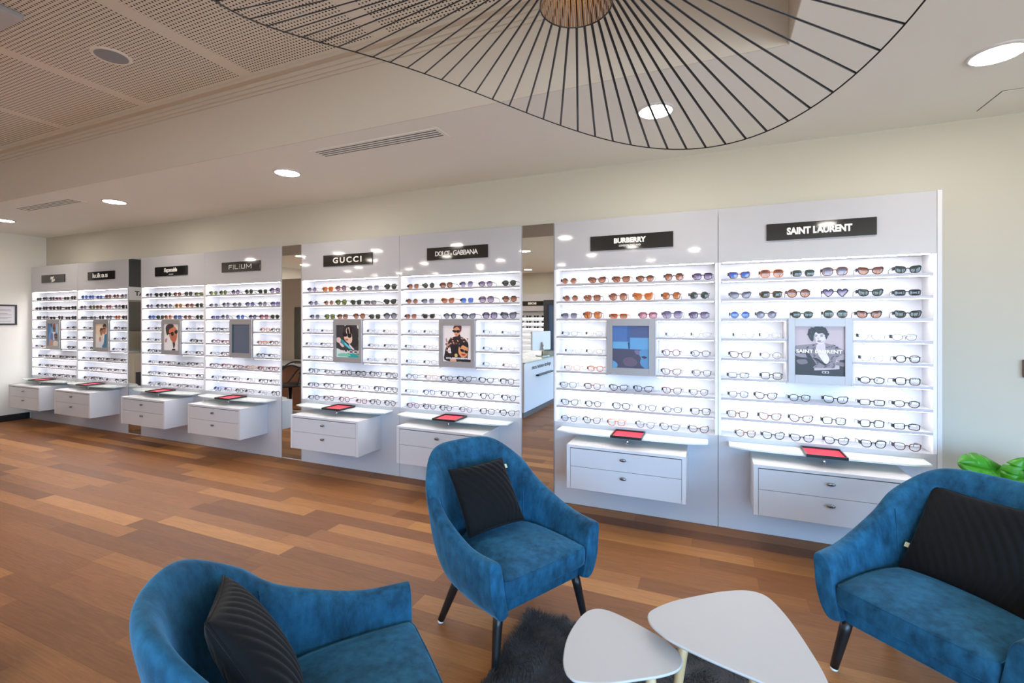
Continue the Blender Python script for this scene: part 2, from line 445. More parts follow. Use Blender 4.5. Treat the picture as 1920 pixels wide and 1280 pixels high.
# ================================================================ DISPLAY WALL
BND = [(-9.551, -8.303), (-8.303, -7.102), (-6.817, -5.575), (-5.575, -4.315), (-4.023, -2.758), (-2.758, -1.494), (-1.203, 0.044), (0.044, 1.294)]
UD = ['two-men poster', 'couple poster', 'man-in-white poster', 'dark blank screen', 'teal-sleeve poster', 'lace-dress poster', 'blue screen', 'black-and-white portrait poster']
TOPZ = 2.308; ZT = 1.918; ZB = 0.664
SHZ = [1.798 - 0.143 * k for k in range(8)]     # top faces of shelves 1..8; the recess bottom carries row 9
DEP = 0.172
PZ0, PZ1 = 1.072, 1.506; PW = 0.376

def display_unit(i):
    x0, x1 = BND[i]; cx = (x0 + x1) / 2
    t = thing('display_cabinet', 'tall white lit display cabinet of eyewear shelves around the %s' % UD[i], 'display cabinet', (cx, D, 0), 0, 'lit eyewear display cabinets along the back wall')
    w = (x1 - x0) / 2; g = 0.0015; ix = w - 0.020          # recess half width
    # carcass: back board, sides, top and bottom boards
    bm = bmesh.new()
    box(bm, -w + g, w - g, DEP, DEP + 0.022, 0.0, TOPZ - 0.002)
    box(bm, -w + g, -ix, 0.0, DEP, ZB + 0.0002, ZT); box(bm, ix, w - g, 0.0, DEP, ZB + 0.0002, ZT)
    obj('carcass', bm, WHITE_MATT, t)
    obj('header_panel', B(-w + g, w - g, 0.0, DEP, ZT, TOPZ, bev=0.0015, seg=1), WHITE_GLOSS, t)
    obj('base_panel', B(-w + g, w - g, 0.0, DEP, 0.0, ZB, bev=0.0015, seg=1), WHITE_GLOSS, t)
    # shelves with their light strips
    pw = PW / 2
    zs = list(SHZ)
    for k, z in enumerate(zs):
        spans = [(-ix, ix)] if k in (0, 1, 2, 6, 7) else [(-ix, -pw), (pw, ix)]
        for a, b in spans:
            s = obj('shelf', B(a, b, 0.004, DEP, z - 0.018, z, bev=0.001, seg=1), SHELF, t)
            obj('front_edge', B(a, b, 0.001, 0.004, z - 0.018, z), EDGE, s)
            sa = [(a, b)] if k != 2 else [(-ix, -pw), (pw, ix)]
            for (p, q) in sa:
                obj('light_strip', B(p + 0.01, q - 0.01, 0.016, 0.030, z - 0.0212, z - 0.0182), LED, s)
    s = obj('light_strip', B(-ix + 0.01, ix - 0.01, 0.012, 0.028, ZT - 0.004, ZT - 0.0005), LED, t)
    # dividers beside the picture panel
    for sx in (-1, 1):
        a, b = sorted((sx * (pw - 0.004), sx * (pw + 0.008)))
        obj('divider', B(a, b, 0.002, DEP, PZ0 - 0.008, SHZ[2] - 0.019), SHELF, t)
    return t
EDGE = pmat('shelf_edge_grey', rgb(176, 172, 176), 0.4, metal=0.2)
SHELF = pmat('shelf_white', rgb(226, 226, 230), 0.4, spec=0.3)
UNITS = [display_unit(i) for i in range(8)]
# end trim of the run
t = thing('end_trim', 'slim grey vertical trim closing the right end of the display run', 'trim', (1.294, D, 0))
obj('fillet', B(0.001, 0.022, 0.012, 0.19, 0, TOPZ), GREY_METAL, t)
obj('edge_strip', B(0.0, 0.024, 0.0, 0.012, 0, TOPZ + 0.002), WHITE_SATIN, t)

# mirrors between the cabinets
for (a, b, lab) in ((-7.102, -6.817, 'narrow wall mirror between the couple-poster and man-in-white cabinets'),
                    (-4.315, -4.023, 'narrow wall mirror between the dark-screen and teal-sleeve cabinets'),
                    (-1.494, -1.203, 'tall wall mirror reflecting the white reception counter')):
    t = thing('wall_mirror', lab, 'mirror', ((a + b) / 2, D, 0), 0, 'full-height mirrors between the cabinets')
    w = (b - a) / 2
    obj('backing_board', B(-w + 0.001, w - 0.001, 0.010, 0.19, 0, TOPZ - 0.002), WHITE_SATIN, t)
    obj('mirror_glass', B(-w + 0.005, w - 0.005, 0.003, 0.010, 0.012, TOPZ - 0.002), MIRROR, t)
    for s in (-1, 1):
        p, q = sorted((s * (w - 0.005), s * (w - 0.001)))
        obj('edge_strip', B(p, q, 0.0, 0.010, 0, TOPZ - 0.002), GREY_METAL, t)

# ---------------------------------------------------------------- signs
def plate(i):
    x0, x1 = BND[i]; cx = (x0 + x1) / 2
    t = thing('header_sign', '', 'sign', (cx, D, 2.111), 0, 'black name plates on the cabinet headers')
    obj('plate', B(-0.315, 0.315, -0.012, 0.0, -0.0575, 0.0575, bev=0.001, seg=1), BLACK_GLOSS, t)
    return t
def letters(t, me, name='lettering'):
    return obj(name, me, LETTER_WHITE, t)
LY = -0.0125
sg = [plate(i) for i in range(8)]
def lt(t, s, w, h, cx=0, cz=0, **k):
    return letters(t, fit_text(text_mesh(s, 0.1, 0.0008, **k), w, h, cx, cz, LY))
# 1: slanted two-line script
t = sg[0]; t['label'] = 'name plate with small slanted script on the cabinet by the left wall'
me = fit_text(text_mesh('Ray', 0.1, 0.0008, bold=0.004, shear=0.3), 0.105, 0.05, -0.005, 0.012, LY)
me.transform(Matrix.Rotation(math.radians(-14), 4, 'Y')); letters(t, me)
me = fit_text(text_mesh('Ban', 0.1, 0.0008, bold=0.004, shear=0.3), 0.095, 0.042, 0.010, -0.026, LY)
me.transform(Matrix.Rotation(math.radians(-14), 4, 'Y')); letters(t, me)
# 2
t = sg[1]; t['label'] = 'black name plate with lower-case lettering over the couple-poster cabinet'
lt(t, 'lu', 0.075, 0.062, -0.155, 0.004, bold=0.003)
letters(t, fit_text(text_mesh('k', 0.1, 0.0008, bold=0.003), 0.055, 0.062, -0.08, 0.004, LY, mirror=True))
lt(t, 'k', 0.055, 0.062, -0.02, 0.004, bold=0.003); lt(t, 'as', 0.150, 0.046, 0.092, -0.004, bold=0.003, space=1.15)
# 3
t = sg[2]; t['label'] = 'dark name plate with joined script and small line below, over the man-in-white cabinet'
lt(t, 'Fa\u00e7onnable', 0.255, 0.062, 0, 0.010, bold=0.004, shear=0.12, space=0.86); lt(t, 'EYEWEAR', 0.085, 0.011, 0.01, -0.040, bold=0.002, space=1.1)
# 4: FILIUM with broken i strokes
t = sg[3]; t['label'] = 'black name plate with wide thin capitals over the dark-screen cabinet'
bm = bmesh.new(); S = 0.0075
def st(x0, x1, z0, z1): box(bm, x0, x1, LY - 0.0008, LY + 0.0008, z0, z1)
x = -0.19
st(x, x + S, -.025, .025); st(x, x + .055, .025 - S, .025); st(x, x + .045, -S / 2, S / 2)
for xi in (-0.117, -0.012):
    st(xi, xi + S, .014, .025); st(xi, xi + S, -.006, .006); st(xi, xi + S, -.025, -.014)
st(-.09, -.09 + S, -.025, .025); st(-.09, -.035, -.025, -.025 + S)
st(.018, .018 + S, -.025, .025); st(.066, .066 + S, -.025, .025); st(.018, .066 + S, -.025, -.025 + S)
for a, b in ((.095, .095 + S), (.18 - S, .18)): st(a, b, -.025, .025)
for s in (0, 1):
    xa, xb = (.099, .1375) if s == 0 else (.176, .1375)
    tube(bm, [(xa, LY, .021), (xb, LY, -.012)], S / 2, 4, flat=(0, 1, 0), r2=S / 2)
obj('lettering', bm, LETTER_WHITE, t)
# 5
t = sg[4]; t['label'] = 'black name plate with widely spaced serif capitals over the teal-sleeve cabinet'
lt(t, 'GUCCI', 0.37, 0.060, 0, 0, bold=0.003, space=1.35)
# 6
t = sg[5]; t['label'] = 'black name plate with two long words joined by an ampersand over the lace-dress cabinet'
lt(t, 'DOLCE', 0.155, 0.045, -0.145, 0, bold=0.002, space=0.85); lt(t, '&', 0.022, 0.024, -0.052, -0.010, bold=0.002); lt(t, 'GABBANA', 0.255, 0.047, 0.092, 0, bold=0.002, space=0.85)
# 7
t = sg[6]; t['label'] = 'black name plate with bold capitals and a small second line over the blue-screen cabinet'
lt(t, 'BURBERRY', 0.245, 0.042, -0.005, 0.012, bold=0.006); lt(t, 'LONDON ENGLAND', 0.165, 0.015, -0.005, -0.028, bold=0.003, space=1.05)
# 8
t = sg[7]; t['label'] = 'black name plate with bold two-word capitals over the black-and-white portrait cabinet'
lt(t, 'SAINT LAURENT', 0.375, 0.050, -0.005, 0.0, bold=0.005, space=0.98)

# ---------------------------------------------------------------- picture panels
def blob(pts, n=5): return crom(pts, n)
def ell(cx, cy, rx, ry, rot=0, n=20):
    c, s = math.cos(rot), math.sin(rot)
    return [(cx + rx * math.cos(a) * c - ry * math.sin(a) * s, cy + rx * math.cos(a) * s + ry * math.sin(a) * c) for a in [2 * PI * k / n for k in range(n)]]
def picture(i, label, shapes, pic, x0=-0.147, x1=0.147, z0=0.052, z1=0.378, glow=0.0, cat='poster', word=None):
    bx0, bx1 = BND[i]; cx = (bx0 + bx1) / 2
    t = thing('picture_panel', label, cat, (cx, D, PZ0), 0, 'grey framed picture panels in the cabinets')
    H = PZ1 - PZ0 + 0.004; w = PW / 2 - 0.005
    bm = bmesh.new()
    box(bm, -w, x0, -0.014, -0.0005, 0, H, bev=0.001, seg=1); box(bm, x1, w, -0.014, -0.0005, 0, H, bev=0.001, seg=1)
    box(bm, x0, x1, -0.014, -0.0005, 0, z0); box(bm, x0, x1, -0.014, -0.0005, z1, H)
    obj('frame', bm, GREY_METAL, t)
    obj('back_box', B(-w + 0.004, w - 0.004, 0.0125, DEP - 0.002, 0.004, H - 0.040), WHITE_MATT, t)
    bm = bmesh.new(); mats = []; keys = {}
    def mi(c):
        if c not in keys:
            keys[c] = len(mats)
            nm = 'print_%d_%d_%d%s' % (*c, '_lit' if glow else '')
            if nm in MATS: mats.append(MATS[nm])
            else:
                m = pmat(nm, rgb(*c), 0.35, spec=0.4)
                if glow:
                    p = m.node_tree.nodes['Principled BSDF']; p.inputs['Emission Color'].default_value = rgb(*c); p.inputs['Emission Strength'].default_value = glow
                mats.append(m)
        return keys[c]
    W, HH = x1 - x0, z1 - z0
    box(bm, x0, x1, 0.0, 0.012, z0, z1, mi=mi(shapes[0]))
    for k, (c, pts) in enumerate(shapes[1:]):
        y = -0.00003 * (k + 1)
        vs = [bm.verts.new((x0 + min(max(u, 0), 1) * W, y, z0 + min(max(v, 0), 1) * HH)) for u, v in pts]
        try:
            f = bm.faces.new(vs)
        except ValueError: continue
        f.normal_update()
        if f.normal.y > 0: f.normal_flip()
        f.material_index = mi(c)
    bmesh.ops.triangulate(bm, faces=[f for f in bm.faces if len(f.verts) > 4])
    obj(pic, bm, mats, t)
    if word:
        s, u, v, ww, hh, c = word
        me = fit_text(text_mesh(s, 0.1, 0.0002, bold=0.004), ww * W, hh * HH, x0 + u * W, z0 + v * HH, -0.0062)
        obj('lettering', me, pmat('print_%d_%d_%d_t' % c, rgb(*c), 0.4), t)
    return t
K = (26, 28, 34); SK = (222, 168, 132); SKD = (180, 120, 88)
# 1 two men, blue
picture(0, 'grey framed poster of two men in sunglasses against a blue sky', [(120, 175, 225),
    ((84, 140, 200), [(0, 1), (0.4, 1), (0.2, 0.6), (0, 0.5)]), ((190, 215, 240), [(.6, 1), (1, 1), (1, .7), (.8, .55)]),
    ((52, 62, 86), blob([(.2, .98), (.35, 1.0), (.36, .85), (.22, .86)])),
    ((200, 70, 70), blob([(.45, .97), (.62, 1.0), (.66, .9), (.45, .88)])), ((116, 76, 58), blob([(.42, .9), (.66, .9), (.66, .7), (.55, .6), (.44, .7)])),
    (K, [(.42, .82), (.68, .82), (.66, .75), (.44, .75)]), ((240, 238, 240), blob([(.3, .55), (.55, .62), (.78, .52), (.8, .3), (.3, .3)])),
    ((90, 110, 190), blob([(.22, .55), (.42, .55), (.42, .25), (.2, .25)])), ((150, 98, 74), blob([(.55, .5), (.82, .5), (.84, .3), (.7, .2), (.58, .3)])),
    ((40, 34, 34), blob([(.53, .5), (.7, .57), (.85, .5), (.8, .44), (.6, .44)])), (K, [(.56, .4), (.84, .4), (.82, .33), (.58, .33)]),
    ((236, 226, 210), blob([(.5, .2), (.75, .22), (1, .12), (1, 0), (.45, 0)])), ((208, 150, 124), blob([(.1, .2), (.3, .28), (.45, .15), (.4, 0), (.1, 0)]))], 'poster')
# 2 couple
picture(1, 'grey framed poster of an embracing couple, he in a teal jacket', [(250, 226, 196),
    ((252, 240, 224), [(0, 0), (.5, 0), (.3, .5), (0, .6)]),
    ((232, 238, 248), blob([(.28, .42), (.5, .48), (.6, .35), (.62, 0), (.2, 0), (.22, .25)])),
    ((60, 128, 168), blob([(.62, .42), (.85, .58), (1, .45), (1, 0), (.55, 0)])), ((244, 240, 238), blob([(.58, .5), (.72, .55), (.66, .2), (.54, .1)])),
    ((176, 112, 84), blob([(.36, .74), (.55, .76), (.58, .6), (.46, .5), (.38, .58)])), ((60, 40, 34), blob([(.34, .7), (.42, .82), (.56, .8), (.58, .7), (.46, .74), (.38, .66)])),
    ((190, 128, 96), blob([(.6, .9), (.82, .9), (.84, .68), (.7, .56), (.58, .68)])), ((48, 36, 34), blob([(.58, .88), (.68, 1.0), (.86, .96), (.86, .8), (.8, .88)])),
    (K, [(.58, .81), (.8, .82), (.8, .78), (.58, .77)]), ((210, 140, 110), blob([(.3, .4), (.42, .45), (.45, .3), (.34, .24)]))], 'poster')
# 3 man in white
picture(2, 'grey framed poster of a man in sunglasses and white shirt', [(246, 240, 238),
    ((214, 128, 96), blob([(.3, .82), (.6, .95), (.85, .78), (.86, .5), (.72, .32), (.5, .36), (.34, .58)])),
    ((70, 52, 50), blob([(.1, .86), (.3, 1.0), (.62, .98), (.6, .88), (.36, .8), (.3, .62), (.18, .6)])), ((196, 108, 84), blob([(.42, .52), (.78, .56), (.8, .42), (.66, .3), (.5, .38)])),
    (K, blob([(.46, .68), (.62, .7), (.64, .58), (.5, .55)], 4)), (K, blob([(.7, .74), (.88, .78), (.88, .66), (.74, .64)], 4)), (K, [(.16, .64), (.48, .66), (.48, .63), (.16, .61)]),
    ((250, 248, 250), blob([(0, .52), (.3, .5), (.52, .3), (.62, .1), (.6, 0), (0, 0)])), ((196, 110, 86), [(.55, .32), (.76, .34), (.66, .08)]), ((52, 54, 64), blob([(.58, .3), (.74, .26), (.68, .1), (.62, .1)])),
    ((200, 150, 140), blob([(.06, .4), (.2, .46), (.18, .32), (.08, .3)])), ((36, 38, 46), blob([(.55, .05), (.72, .06), (.74, 0), (.52, 0)]))], 'poster')
# 4 blank screen
picture(3, 'grey framed panel with a blank dark slate-blue screen', [(84, 94, 112), ((40, 74, 84), [(0, 0), (.06, 0), (.06, 1), (0, 1)]), ((92, 102, 122), [(.1, 0), (1, 0), (1, 1), (.1, 1)])], 'screen', cat='display screen')
# 5 teal sleeve
picture(4, 'grey framed poster of a dark-haired person in sunglasses holding up a teal sleeve', [(66, 62, 66),
    ((52, 46, 50), blob([(.3, .9), (.6, 1), (.9, .8), (.95, .4), (.6, .3), (.3, .5)])), ((240, 240, 240), blob([(.9, 1), (1, 1), (1, .9), (.92, .9)])), ((240, 240, 244), [(.34, 1), (.42, 1), (.37, .96)]),
    ((238, 200, 176), blob([(.42, .86), (.5, .93), (.64, .9), (.68, .7), (.68, .5), (.56, .42), (.36, .55), (.34, .66), (.42, .72)])),
    ((36, 30, 34), [(.5, .95), (.58, .76), (.48, .72), (.44, .84)]), ((36, 30, 34), [(.56, .95), (.66, .95), (.68, .72), (.6, .74)]),
    ((24, 22, 28), blob([(.3, .76), (.44, .75), (.47, .66), (.36, .64), (.28, .68)])), ((24, 22, 28), blob([(.48, .74), (.66, .72), (.64, .62), (.52, .62)])), ((206, 108, 96), blob([(.4, .57), (.52, .56), (.48, .52), (.4, .53)])),
    ((236, 206, 196), blob([(.02, .6), (.16, .6), (.2, .5), (.1, .44), (0, .5)])), ((236, 206, 196), blob([(.12, .44), (.2, .44), (.34, .34), (.24, .32)])),
    ((44, 150, 160), blob([(.18, .52), (.26, .54), (.46, .42), (.66, .28), (.62, .24), (.4, .34), (.22, .44)])), ((120, 206, 224), blob([(.34, .46), (.46, .40), (.62, .28), (.58, .27), (.4, .38)])),
    ((244, 220, 224), blob([(.54, .42), (.62, .38), (.78, .25), (.72, .24), (.6, .32)])), ((70, 172, 190), blob([(.96, .62), (1, .62), (1, .52), (.95, .56)])),
    ((226, 240, 232), blob([(0, .26), (.2, .22), (.5, .16), (1, .08), (1, .04), (.5, 0), (0, 0)])), ((40, 168, 158), blob([(.5, .14), (.8, .11), (1, .06), (1, 0), (.6, 0), (.4, .05)])), ((130, 206, 180), blob([(.1, .1), (.5, .13), (.6, .04), (.1, .02)]))],
    'poster', word=('GUCCI', 0.56, 0.17, 0.86, 0.095, (240, 232, 230)))
# 6 lace dress
LC = (50, 38, 42)
lace = []
rr = random.Random(5)
for k in range(46):
    u = 0.5 + rr.uniform(-.38, .38); v = rr.uniform(.46, .66)
    if k > 30: u, v = 0.16 + rr.uniform(-.06, .08), rr.uniform(.26, .5)
    lace.append(((216, 160, 132) if k % 3 else (150, 96, 84), blob([(u - .03, v), (u, v + .02), (u + .03, v + .005), (u + .005, v - .022)], 3)))
picture(5, 'grey framed poster of a woman in a black lace dress with a man in sunglasses', [(250, 236, 232),
    (LC, blob([(.44, .7), (.62, .7), (.8, .62), (.9, .48), (.88, .2), (.78, .02), (.1, .02), (.06, .22), (.14, .45), (.24, .62)])),
    ((250, 236, 232), blob([(.2, .38), (.28, .36), (.3, .24), (.2, .24), (.17, .3)]))] + lace + [((34, 30, 38), blob([(.3, .44), (.56, .44), (.56, .22), (.32, .22)])),
    ((44, 40, 44), blob([(.46, .7), (.6, .76), (.64, .6), (.56, .58), (.48, .64)])),
    ((228, 160, 120), blob([(.38, .92), (.5, .99), (.6, .94), (.62, .8), (.5, .7), (.42, .76)])), ((112, 52, 58), blob([(.37, .92), (.42, 1), (.64, 1), (.66, .9), (.62, .82), (.58, .92), (.5, .97), (.42, .93)])),
    (K, blob([(.34, .87), (.46, .87), (.46, .81), (.37, .82)], 4)), (K, blob([(.48, .87), (.6, .87), (.58, .81), (.49, .81)], 4)), ((196, 76, 72), blob([(.43, .75), (.5, .76), (.5, .74), (.44, .735)], 3)),
    ((234, 156, 104), blob([(.62, .48), (.86, .45), (.88, .3), (.84, .16), (.7, .12), (.6, .18), (.55, .3)])), ((36, 30, 34), blob([(.58, .44), (.64, .52), (.84, .54), (.9, .44), (.87, .4), (.7, .46), (.62, .38)])),
    (K, blob([(.62, .36), (.74, .33), (.74, .27), (.64, .29)], 4)), (K, blob([(.77, .32), (.87, .3), (.86, .24), (.78, .25)], 4)), ((190, 60, 56), blob([(.66, .22), (.8, .21), (.76, .17), (.68, .18)])),
    ((226, 190, 120), blob([(.42, .2), (.5, .22), (.52, .14), (.44, .13)])), ((232, 176, 140), blob([(.28, .08), (.42, .1), (.48, 0), (.28, 0)])), ((30, 30, 34), [(.66, .08), (1, .06), (1, 0), (.66, 0)])],
    'poster', word=('DOLCE&GABBANA', 0.55, 0.095, 0.85, 0.05, (250, 246, 246)))
# 7 blue screen
picture(6, 'grey framed panel with a lit blue screen showing a cropped face', [(62, 92, 142),
    ((72, 106, 160), [(0, .6), (.4, .62), (.4, 1), (0, 1)]), ((74, 86, 126), [(.5, .74), (1, .72), (1, 1), (.5, 1)]),
    ((96, 152, 192), [(0, .62), (.44, .62), (.44, .455), (0, .455)]), ((92, 146, 190), [(.48, .72), (1, .72), (1, .435), (.48, .45)]), ((40, 60, 84), [(.42, .60), (.47, .60), (.46, .455), (.44, .455)]),
    ((70, 72, 92), [(0, .45), (1, .43), (1, 0), (0, 0)]), ((84, 132, 174), blob([(.76, .42), (1, .43), (1, 0), (.86, .02), (.76, .12), (.78, .25), (.7, .36)])), ((60, 52, 74), blob([(.79, .27), (.87, .29), (.95, .26), (.87, .23)])),
    ((92, 146, 184), blob([(0, .16), (.1, .12), (.14, .06), (.1, 0), (0, 0)])), ((96, 84, 104), blob([(.3, .2), (.5, .26), (.68, .16), (.6, .05), (.35, .06)])), ((110, 102, 138), blob([(.6, .41), (.72, .42), (.74, .34), (.66, .33)]))],
    'screen', x0=-0.139, x1=0.139, z0=0.055, z1=0.384, glow=0.25, cat='display screen')
# 8 black-and-white portrait
pat = []
rr = random.Random(3)
for k in range(90):
    u, v = rr.uniform(.24, .88), rr.uniform(.16, .62)
    if u < .36 and v < .45: continue
    a = rr.uniform(-.6, .9); d = .018
    pat.append(((48, 44, 50), [(u - d, v - d * a), (u - d, v - d * a + .012), (u + d, v + d * a + .012), (u + d, v + d * a)]))
curls = []
for k in range(60):
    a = rr.uniform(-.15, 1.15) * PI; q = rr.uniform(.75, 1.06); u, v = .475 + .195 * q * math.cos(a), .845 + .15 * q * math.sin(a)
    if .40 < u < .60 and v < .885: continue
    curls.append(((34, 35, 40) if k % 4 else (92, 92, 98), ell(u, v, .026 if k % 4 else .012, .020 if k % 4 else .008, a, 8)))
picture(7, 'grey framed black-and-white poster of a curly-haired person in a patterned open jacket', [(198, 184, 192),
    ((40, 42, 48), [(0, .6), (.3, .62), (.4, .4), (.4, .1), (.9, .14), (.9, .4), (1, .5), (1, 0), (0, 0)]), ((150, 142, 152), blob([(.02, .44), (.24, .43), (.26, .36), (.05, .38)])), ((120, 112, 122), blob([(.04, .3), (.22, .32), (.26, .24), (.1, .22)])),
    ((170, 158, 166), blob([(.82, .42), (1, .44), (1, .34), (.84, .33)])), ((130, 120, 128), blob([(.84, .28), (1, .27), (1, .2), (.86, .22)])),
    ((142, 134, 142), [(.0, .60), (.2, .62), (.34, .64), (.46, .66), (.62, .66), (.8, .62), (1, .52), (1, .46), (.84, .36), (.8, .16), (.38, .15), (.3, .35), (.2, .46), (.0, .48)])] + pat + [
    ((44, 42, 48), [(.2, .48), (.3, .44), (.44, .22), (.36, .16)]), ((30, 30, 36), [(.36, .36), (.44, .30), (.62, .2), (.66, .22), (.46, .35)]),
    ((236, 228, 234), blob([(.45, .6), (.61, .6), (.62, .5), (.7, .34), (.64, .24), (.55, .32), (.45, .48)])), ((214, 206, 212), blob([(.44, .62), (.6, .66), (.61, .54), (.5, .5)])),
    ((228, 220, 226), blob([(.36, .84), (.46, .9), (.6, .88), (.63, .76), (.58, .66), (.5, .64), (.43, .68), (.38, .76)])), ((176, 168, 174), blob([(.36, .82), (.40, .85), (.42, .76), (.43, .69), (.38, .74)])), ((198, 190, 196), blob([(.44, .70), (.52, .66), (.58, .68), (.60, .72), (.52, .685)])),
    ((34, 36, 42), blob([(.27, .88), (.32, .96), (.42, .98), (.54, 1.0), (.62, .95), (.67, .87), (.66, .78), (.63, .74), (.61, .82), (.56, .86), (.48, .85), (.43, .88), (.39, .81), (.38, .71), (.34, .70), (.29, .78)])),
    ((34, 32, 36), blob([(.395, .835), (.46, .825), (.46, .815), (.40, .825)], 3)), ((60, 56, 60), blob([(.41, .806), (.45, .808), (.45, .795), (.415, .795)], 3)), ((34, 32, 36), blob([(.51, .828), (.585, .838), (.585, .828), (.51, .818)], 3)), ((60, 56, 60), blob([(.52, .808), (.57, .81), (.57, .797), (.525, .795)], 3)), ((186, 178, 184), [(.478, .81), (.462, .742), (.482, .738)]), ((128, 120, 126), blob([(.462, .742), (.50, .742), (.49, .733), (.468, .734)], 3)), ((110, 92, 98), blob([(.46, .71), (.54, .71), (.52, .69), (.47, .69)], 3)),
    ] + curls + [((220, 214, 218), [(.55, .09), (.69, .09), (.69, .05), (.55, .05)]), ((40, 42, 48), [(.565, .082), (.61, .082), (.61, .058), (.565, .058)]), ((40, 42, 48), [(.63, .082), (.675, .082), (.675, .058), (.63, .058)])],
    'poster', x0=-0.143, x1=0.143, z0=0.055, z1=0.386, word=('SAINT LAURENT', 0.49, 0.49, 0.93, 0.075, (250, 246, 248)))

# ---------------------------------------------------------------- drawers, glass shelves, trays
def drawer_unit(i):
    x0, x1 = BND[i]; cx = (x0 + x1) / 2
    t = thing('hanging_drawer_unit', 'white two-drawer box hung under the shelves of the %s cabinet' % UD[i], 'drawer unit', (cx, D, 0.247), 0, 'two-drawer boxes under the cabinets')
    w, dp, h = 0.419, 0.330, 0.325
    bm = bmesh.new()
    box(bm, -w, w, -dp, 0.0, h - 0.020, h, bev=0.001, seg=1)
    box(bm, -w, -w + 0.026, -dp, 0.0, 0.0, h - 0.020, bev=0.001, seg=1); box(bm, w - 0.026, w, -dp, 0.0, 0.0, h - 0.020, bev=0.001, seg=1)
    box(bm, -w + 0.026, w - 0.026, -0.02, 0.0, 0.0, h - 0.020); box(bm, -w + 0.026, w - 0.026, -dp + 0.03, -0.02, 0.004, 0.018)
    obj('body', bm, pmat('drawer_body', rgb(206, 206, 209), 0.3, spec=0.4), t)
    obj('shadow_gap', B(-w + 0.026, w - 0.026, -dp + 0.030, -dp + 0.034, 0.018, h - 0.020), BLACK_SATIN, t)
    for z0, z1, kz in ((0.168, h - 0.026, 0.254), (0.001, 0.1655, 0.122)):
        d = obj('drawer', B(-w + 0.0285, w - 0.0285, -dp + 0.001, -dp + 0.029, z0, z1, bev=0.001, seg=1), DRAWER, t)
        bm = bmesh.new(); lathe(bm, [(0.007, 0), (0.007, 0.010), (0.012, 0.012), (0.013, 0.018), (0.009, 0.022), (0, 0.023)], 16)
        bmesh.ops.scale(bm, vec=(1.75, 0.85, 1), verts=bm.verts)
        bmesh.ops.rotate(bm, cent=(0, 0, 0), matrix=Matrix.Rotation(PI / 2, 3, 'X'), verts=bm.verts)
        obj('knob', bm, STEEL, d, True, (0.0, -dp + 0.001, kz))
DRAWER = pmat('drawer_lacquer', rgb(200, 200, 204), 0.12, spec=0.5)
GLASSY = mix_tr('frosted_glass', (0.90, 0.98, 0.92, 1), 0.10, 0.08, 0.78, rgb(248, 253, 248))
def glass_shelf(i):
    x0, x1 = BND[i]; cx = (x0 + x1) / 2
    t = thing('glass_shelf', 'pale green frosted glass ledge over the drawers of the %s cabinet' % UD[i], 'glass shelf', (cx, D, 0.572), 0, 'frosted glass ledges')
    w = 0.556; bm = bmesh.new(); dp = 0.195
    vs = [(-w, 0.0), (w, 0.0), (w, -0.135)] + [(w - 0.1 - k * (2 * w - 0.2) / 12, -dp + 0.022 * (abs(k - 6) / 6) ** 2) for k in range(13)] + [(-w, -0.135)]
    lo = [bm.verts.new((x, y, 0.047)) for x, y in vs]; hi = [bm.verts.new((x, y, 0.057)) for x, y in vs]
    bm.faces.new(lo); bm.faces.new(list(reversed(hi)))
    for k in range(len(vs)): bm.faces.new((lo[k], hi[k], hi[(k + 1) % len(vs)], lo[(k + 1) % len(vs)]))
    bmesh.ops.recalc_face_normals(bm, faces=bm.faces)
    obj('pane', bm, GLASSY, t)
    bm = bmesh.new(); lathe(bm, [(0, 0), (0.013, 0), (0.013, 0.004), (0.009, 0.006), (0.009, 0.040), (0.013, 0.042), (0.013, 0.047), (0, 0.047)], 20)
    obj('standoff', bm, CHROME, t, True, (0.0, -0.15, 0.0005))
def tray(i):
    x0, x1 = BND[i]; cx = (x0 + x1) / 2
    t = thing('display_tray', 'small black tray lined in red on the glass ledge of the %s cabinet' % UD[i], 'tray', (cx, D - 0.128, 0.6295), 0, 'red lined trays on the glass ledges')
    w, d = 0.113, 0.110; bm = bmesh.new()
    box(bm, -w, w, -d, d, 0, 0.004)
    box(bm, -w, -w + 0.007, -d, d, 0.004, 0.018); box(bm, w - 0.007, w, -d, d, 0.004, 0.018)
    box(bm, -w + 0.007, w - 0.007, -d, -d + 0.007, 0.004, 0.018); box(bm, -w + 0.007, w - 0.007, d - 0.007, d, 0.004, 0.018)
    obj('rim', bm, BLACK_SATIN, t)
    obj('lining', B(-w + 0.008, w - 0.008, -d + 0.008, d - 0.008, 0.0042, 0.007), pmat('red_felt', rgb(226, 30, 58), 0.8, bump=0.4, bscale=500), t)
for i in range(8): drawer_unit(i); glass_shelf(i); tray(i)
# ================================================================ EYEWEAR
SHAPES = {  # name: (w, h, n, taper, lift, word)
    'rd': (0.047, 0.045, 2.0, 0.00, 0.0, 'round'), 'ov': (0.050, 0.038, 2.3, 0.02, 0.0, 'oval'), 'sq': (0.050, 0.042, 3.6, 0.05, 0.0, 'square'),
    're': (0.052, 0.033, 4.5, 0.03, 0.0, 'rectangular'), 'pa': (0.047, 0.041, 2.5, 0.08, 0.0, 'panto'), 'ct': (0.053, 0.041, 2.5, 0.07, 0.012, 'cat-eye'),
    'bu': (0.057, 0.047, 3.0, 0.14, 0.014, 'butterfly'), 'bs': (0.056, 0.050, 3.0, 0.05, 0.0, 'oversized square'), 'br': (0.053, 0.051, 2.1, 0.0, 0.0, 'large round'),
    'hx': (0.052, 0.048, 2.0, 0.0, 0.0, 'hexagonal'), 'ht': (0.052, 0.046, 2.0, 0.0, 0.0, 'heart-shaped'), 'wy': (0.052, 0.041, 3.2, 0.11, 0.006, 'wayfarer'),
    'sc': (0.050, 0.047, 2.0, 0.0, 0.0, 'scalloped round')}
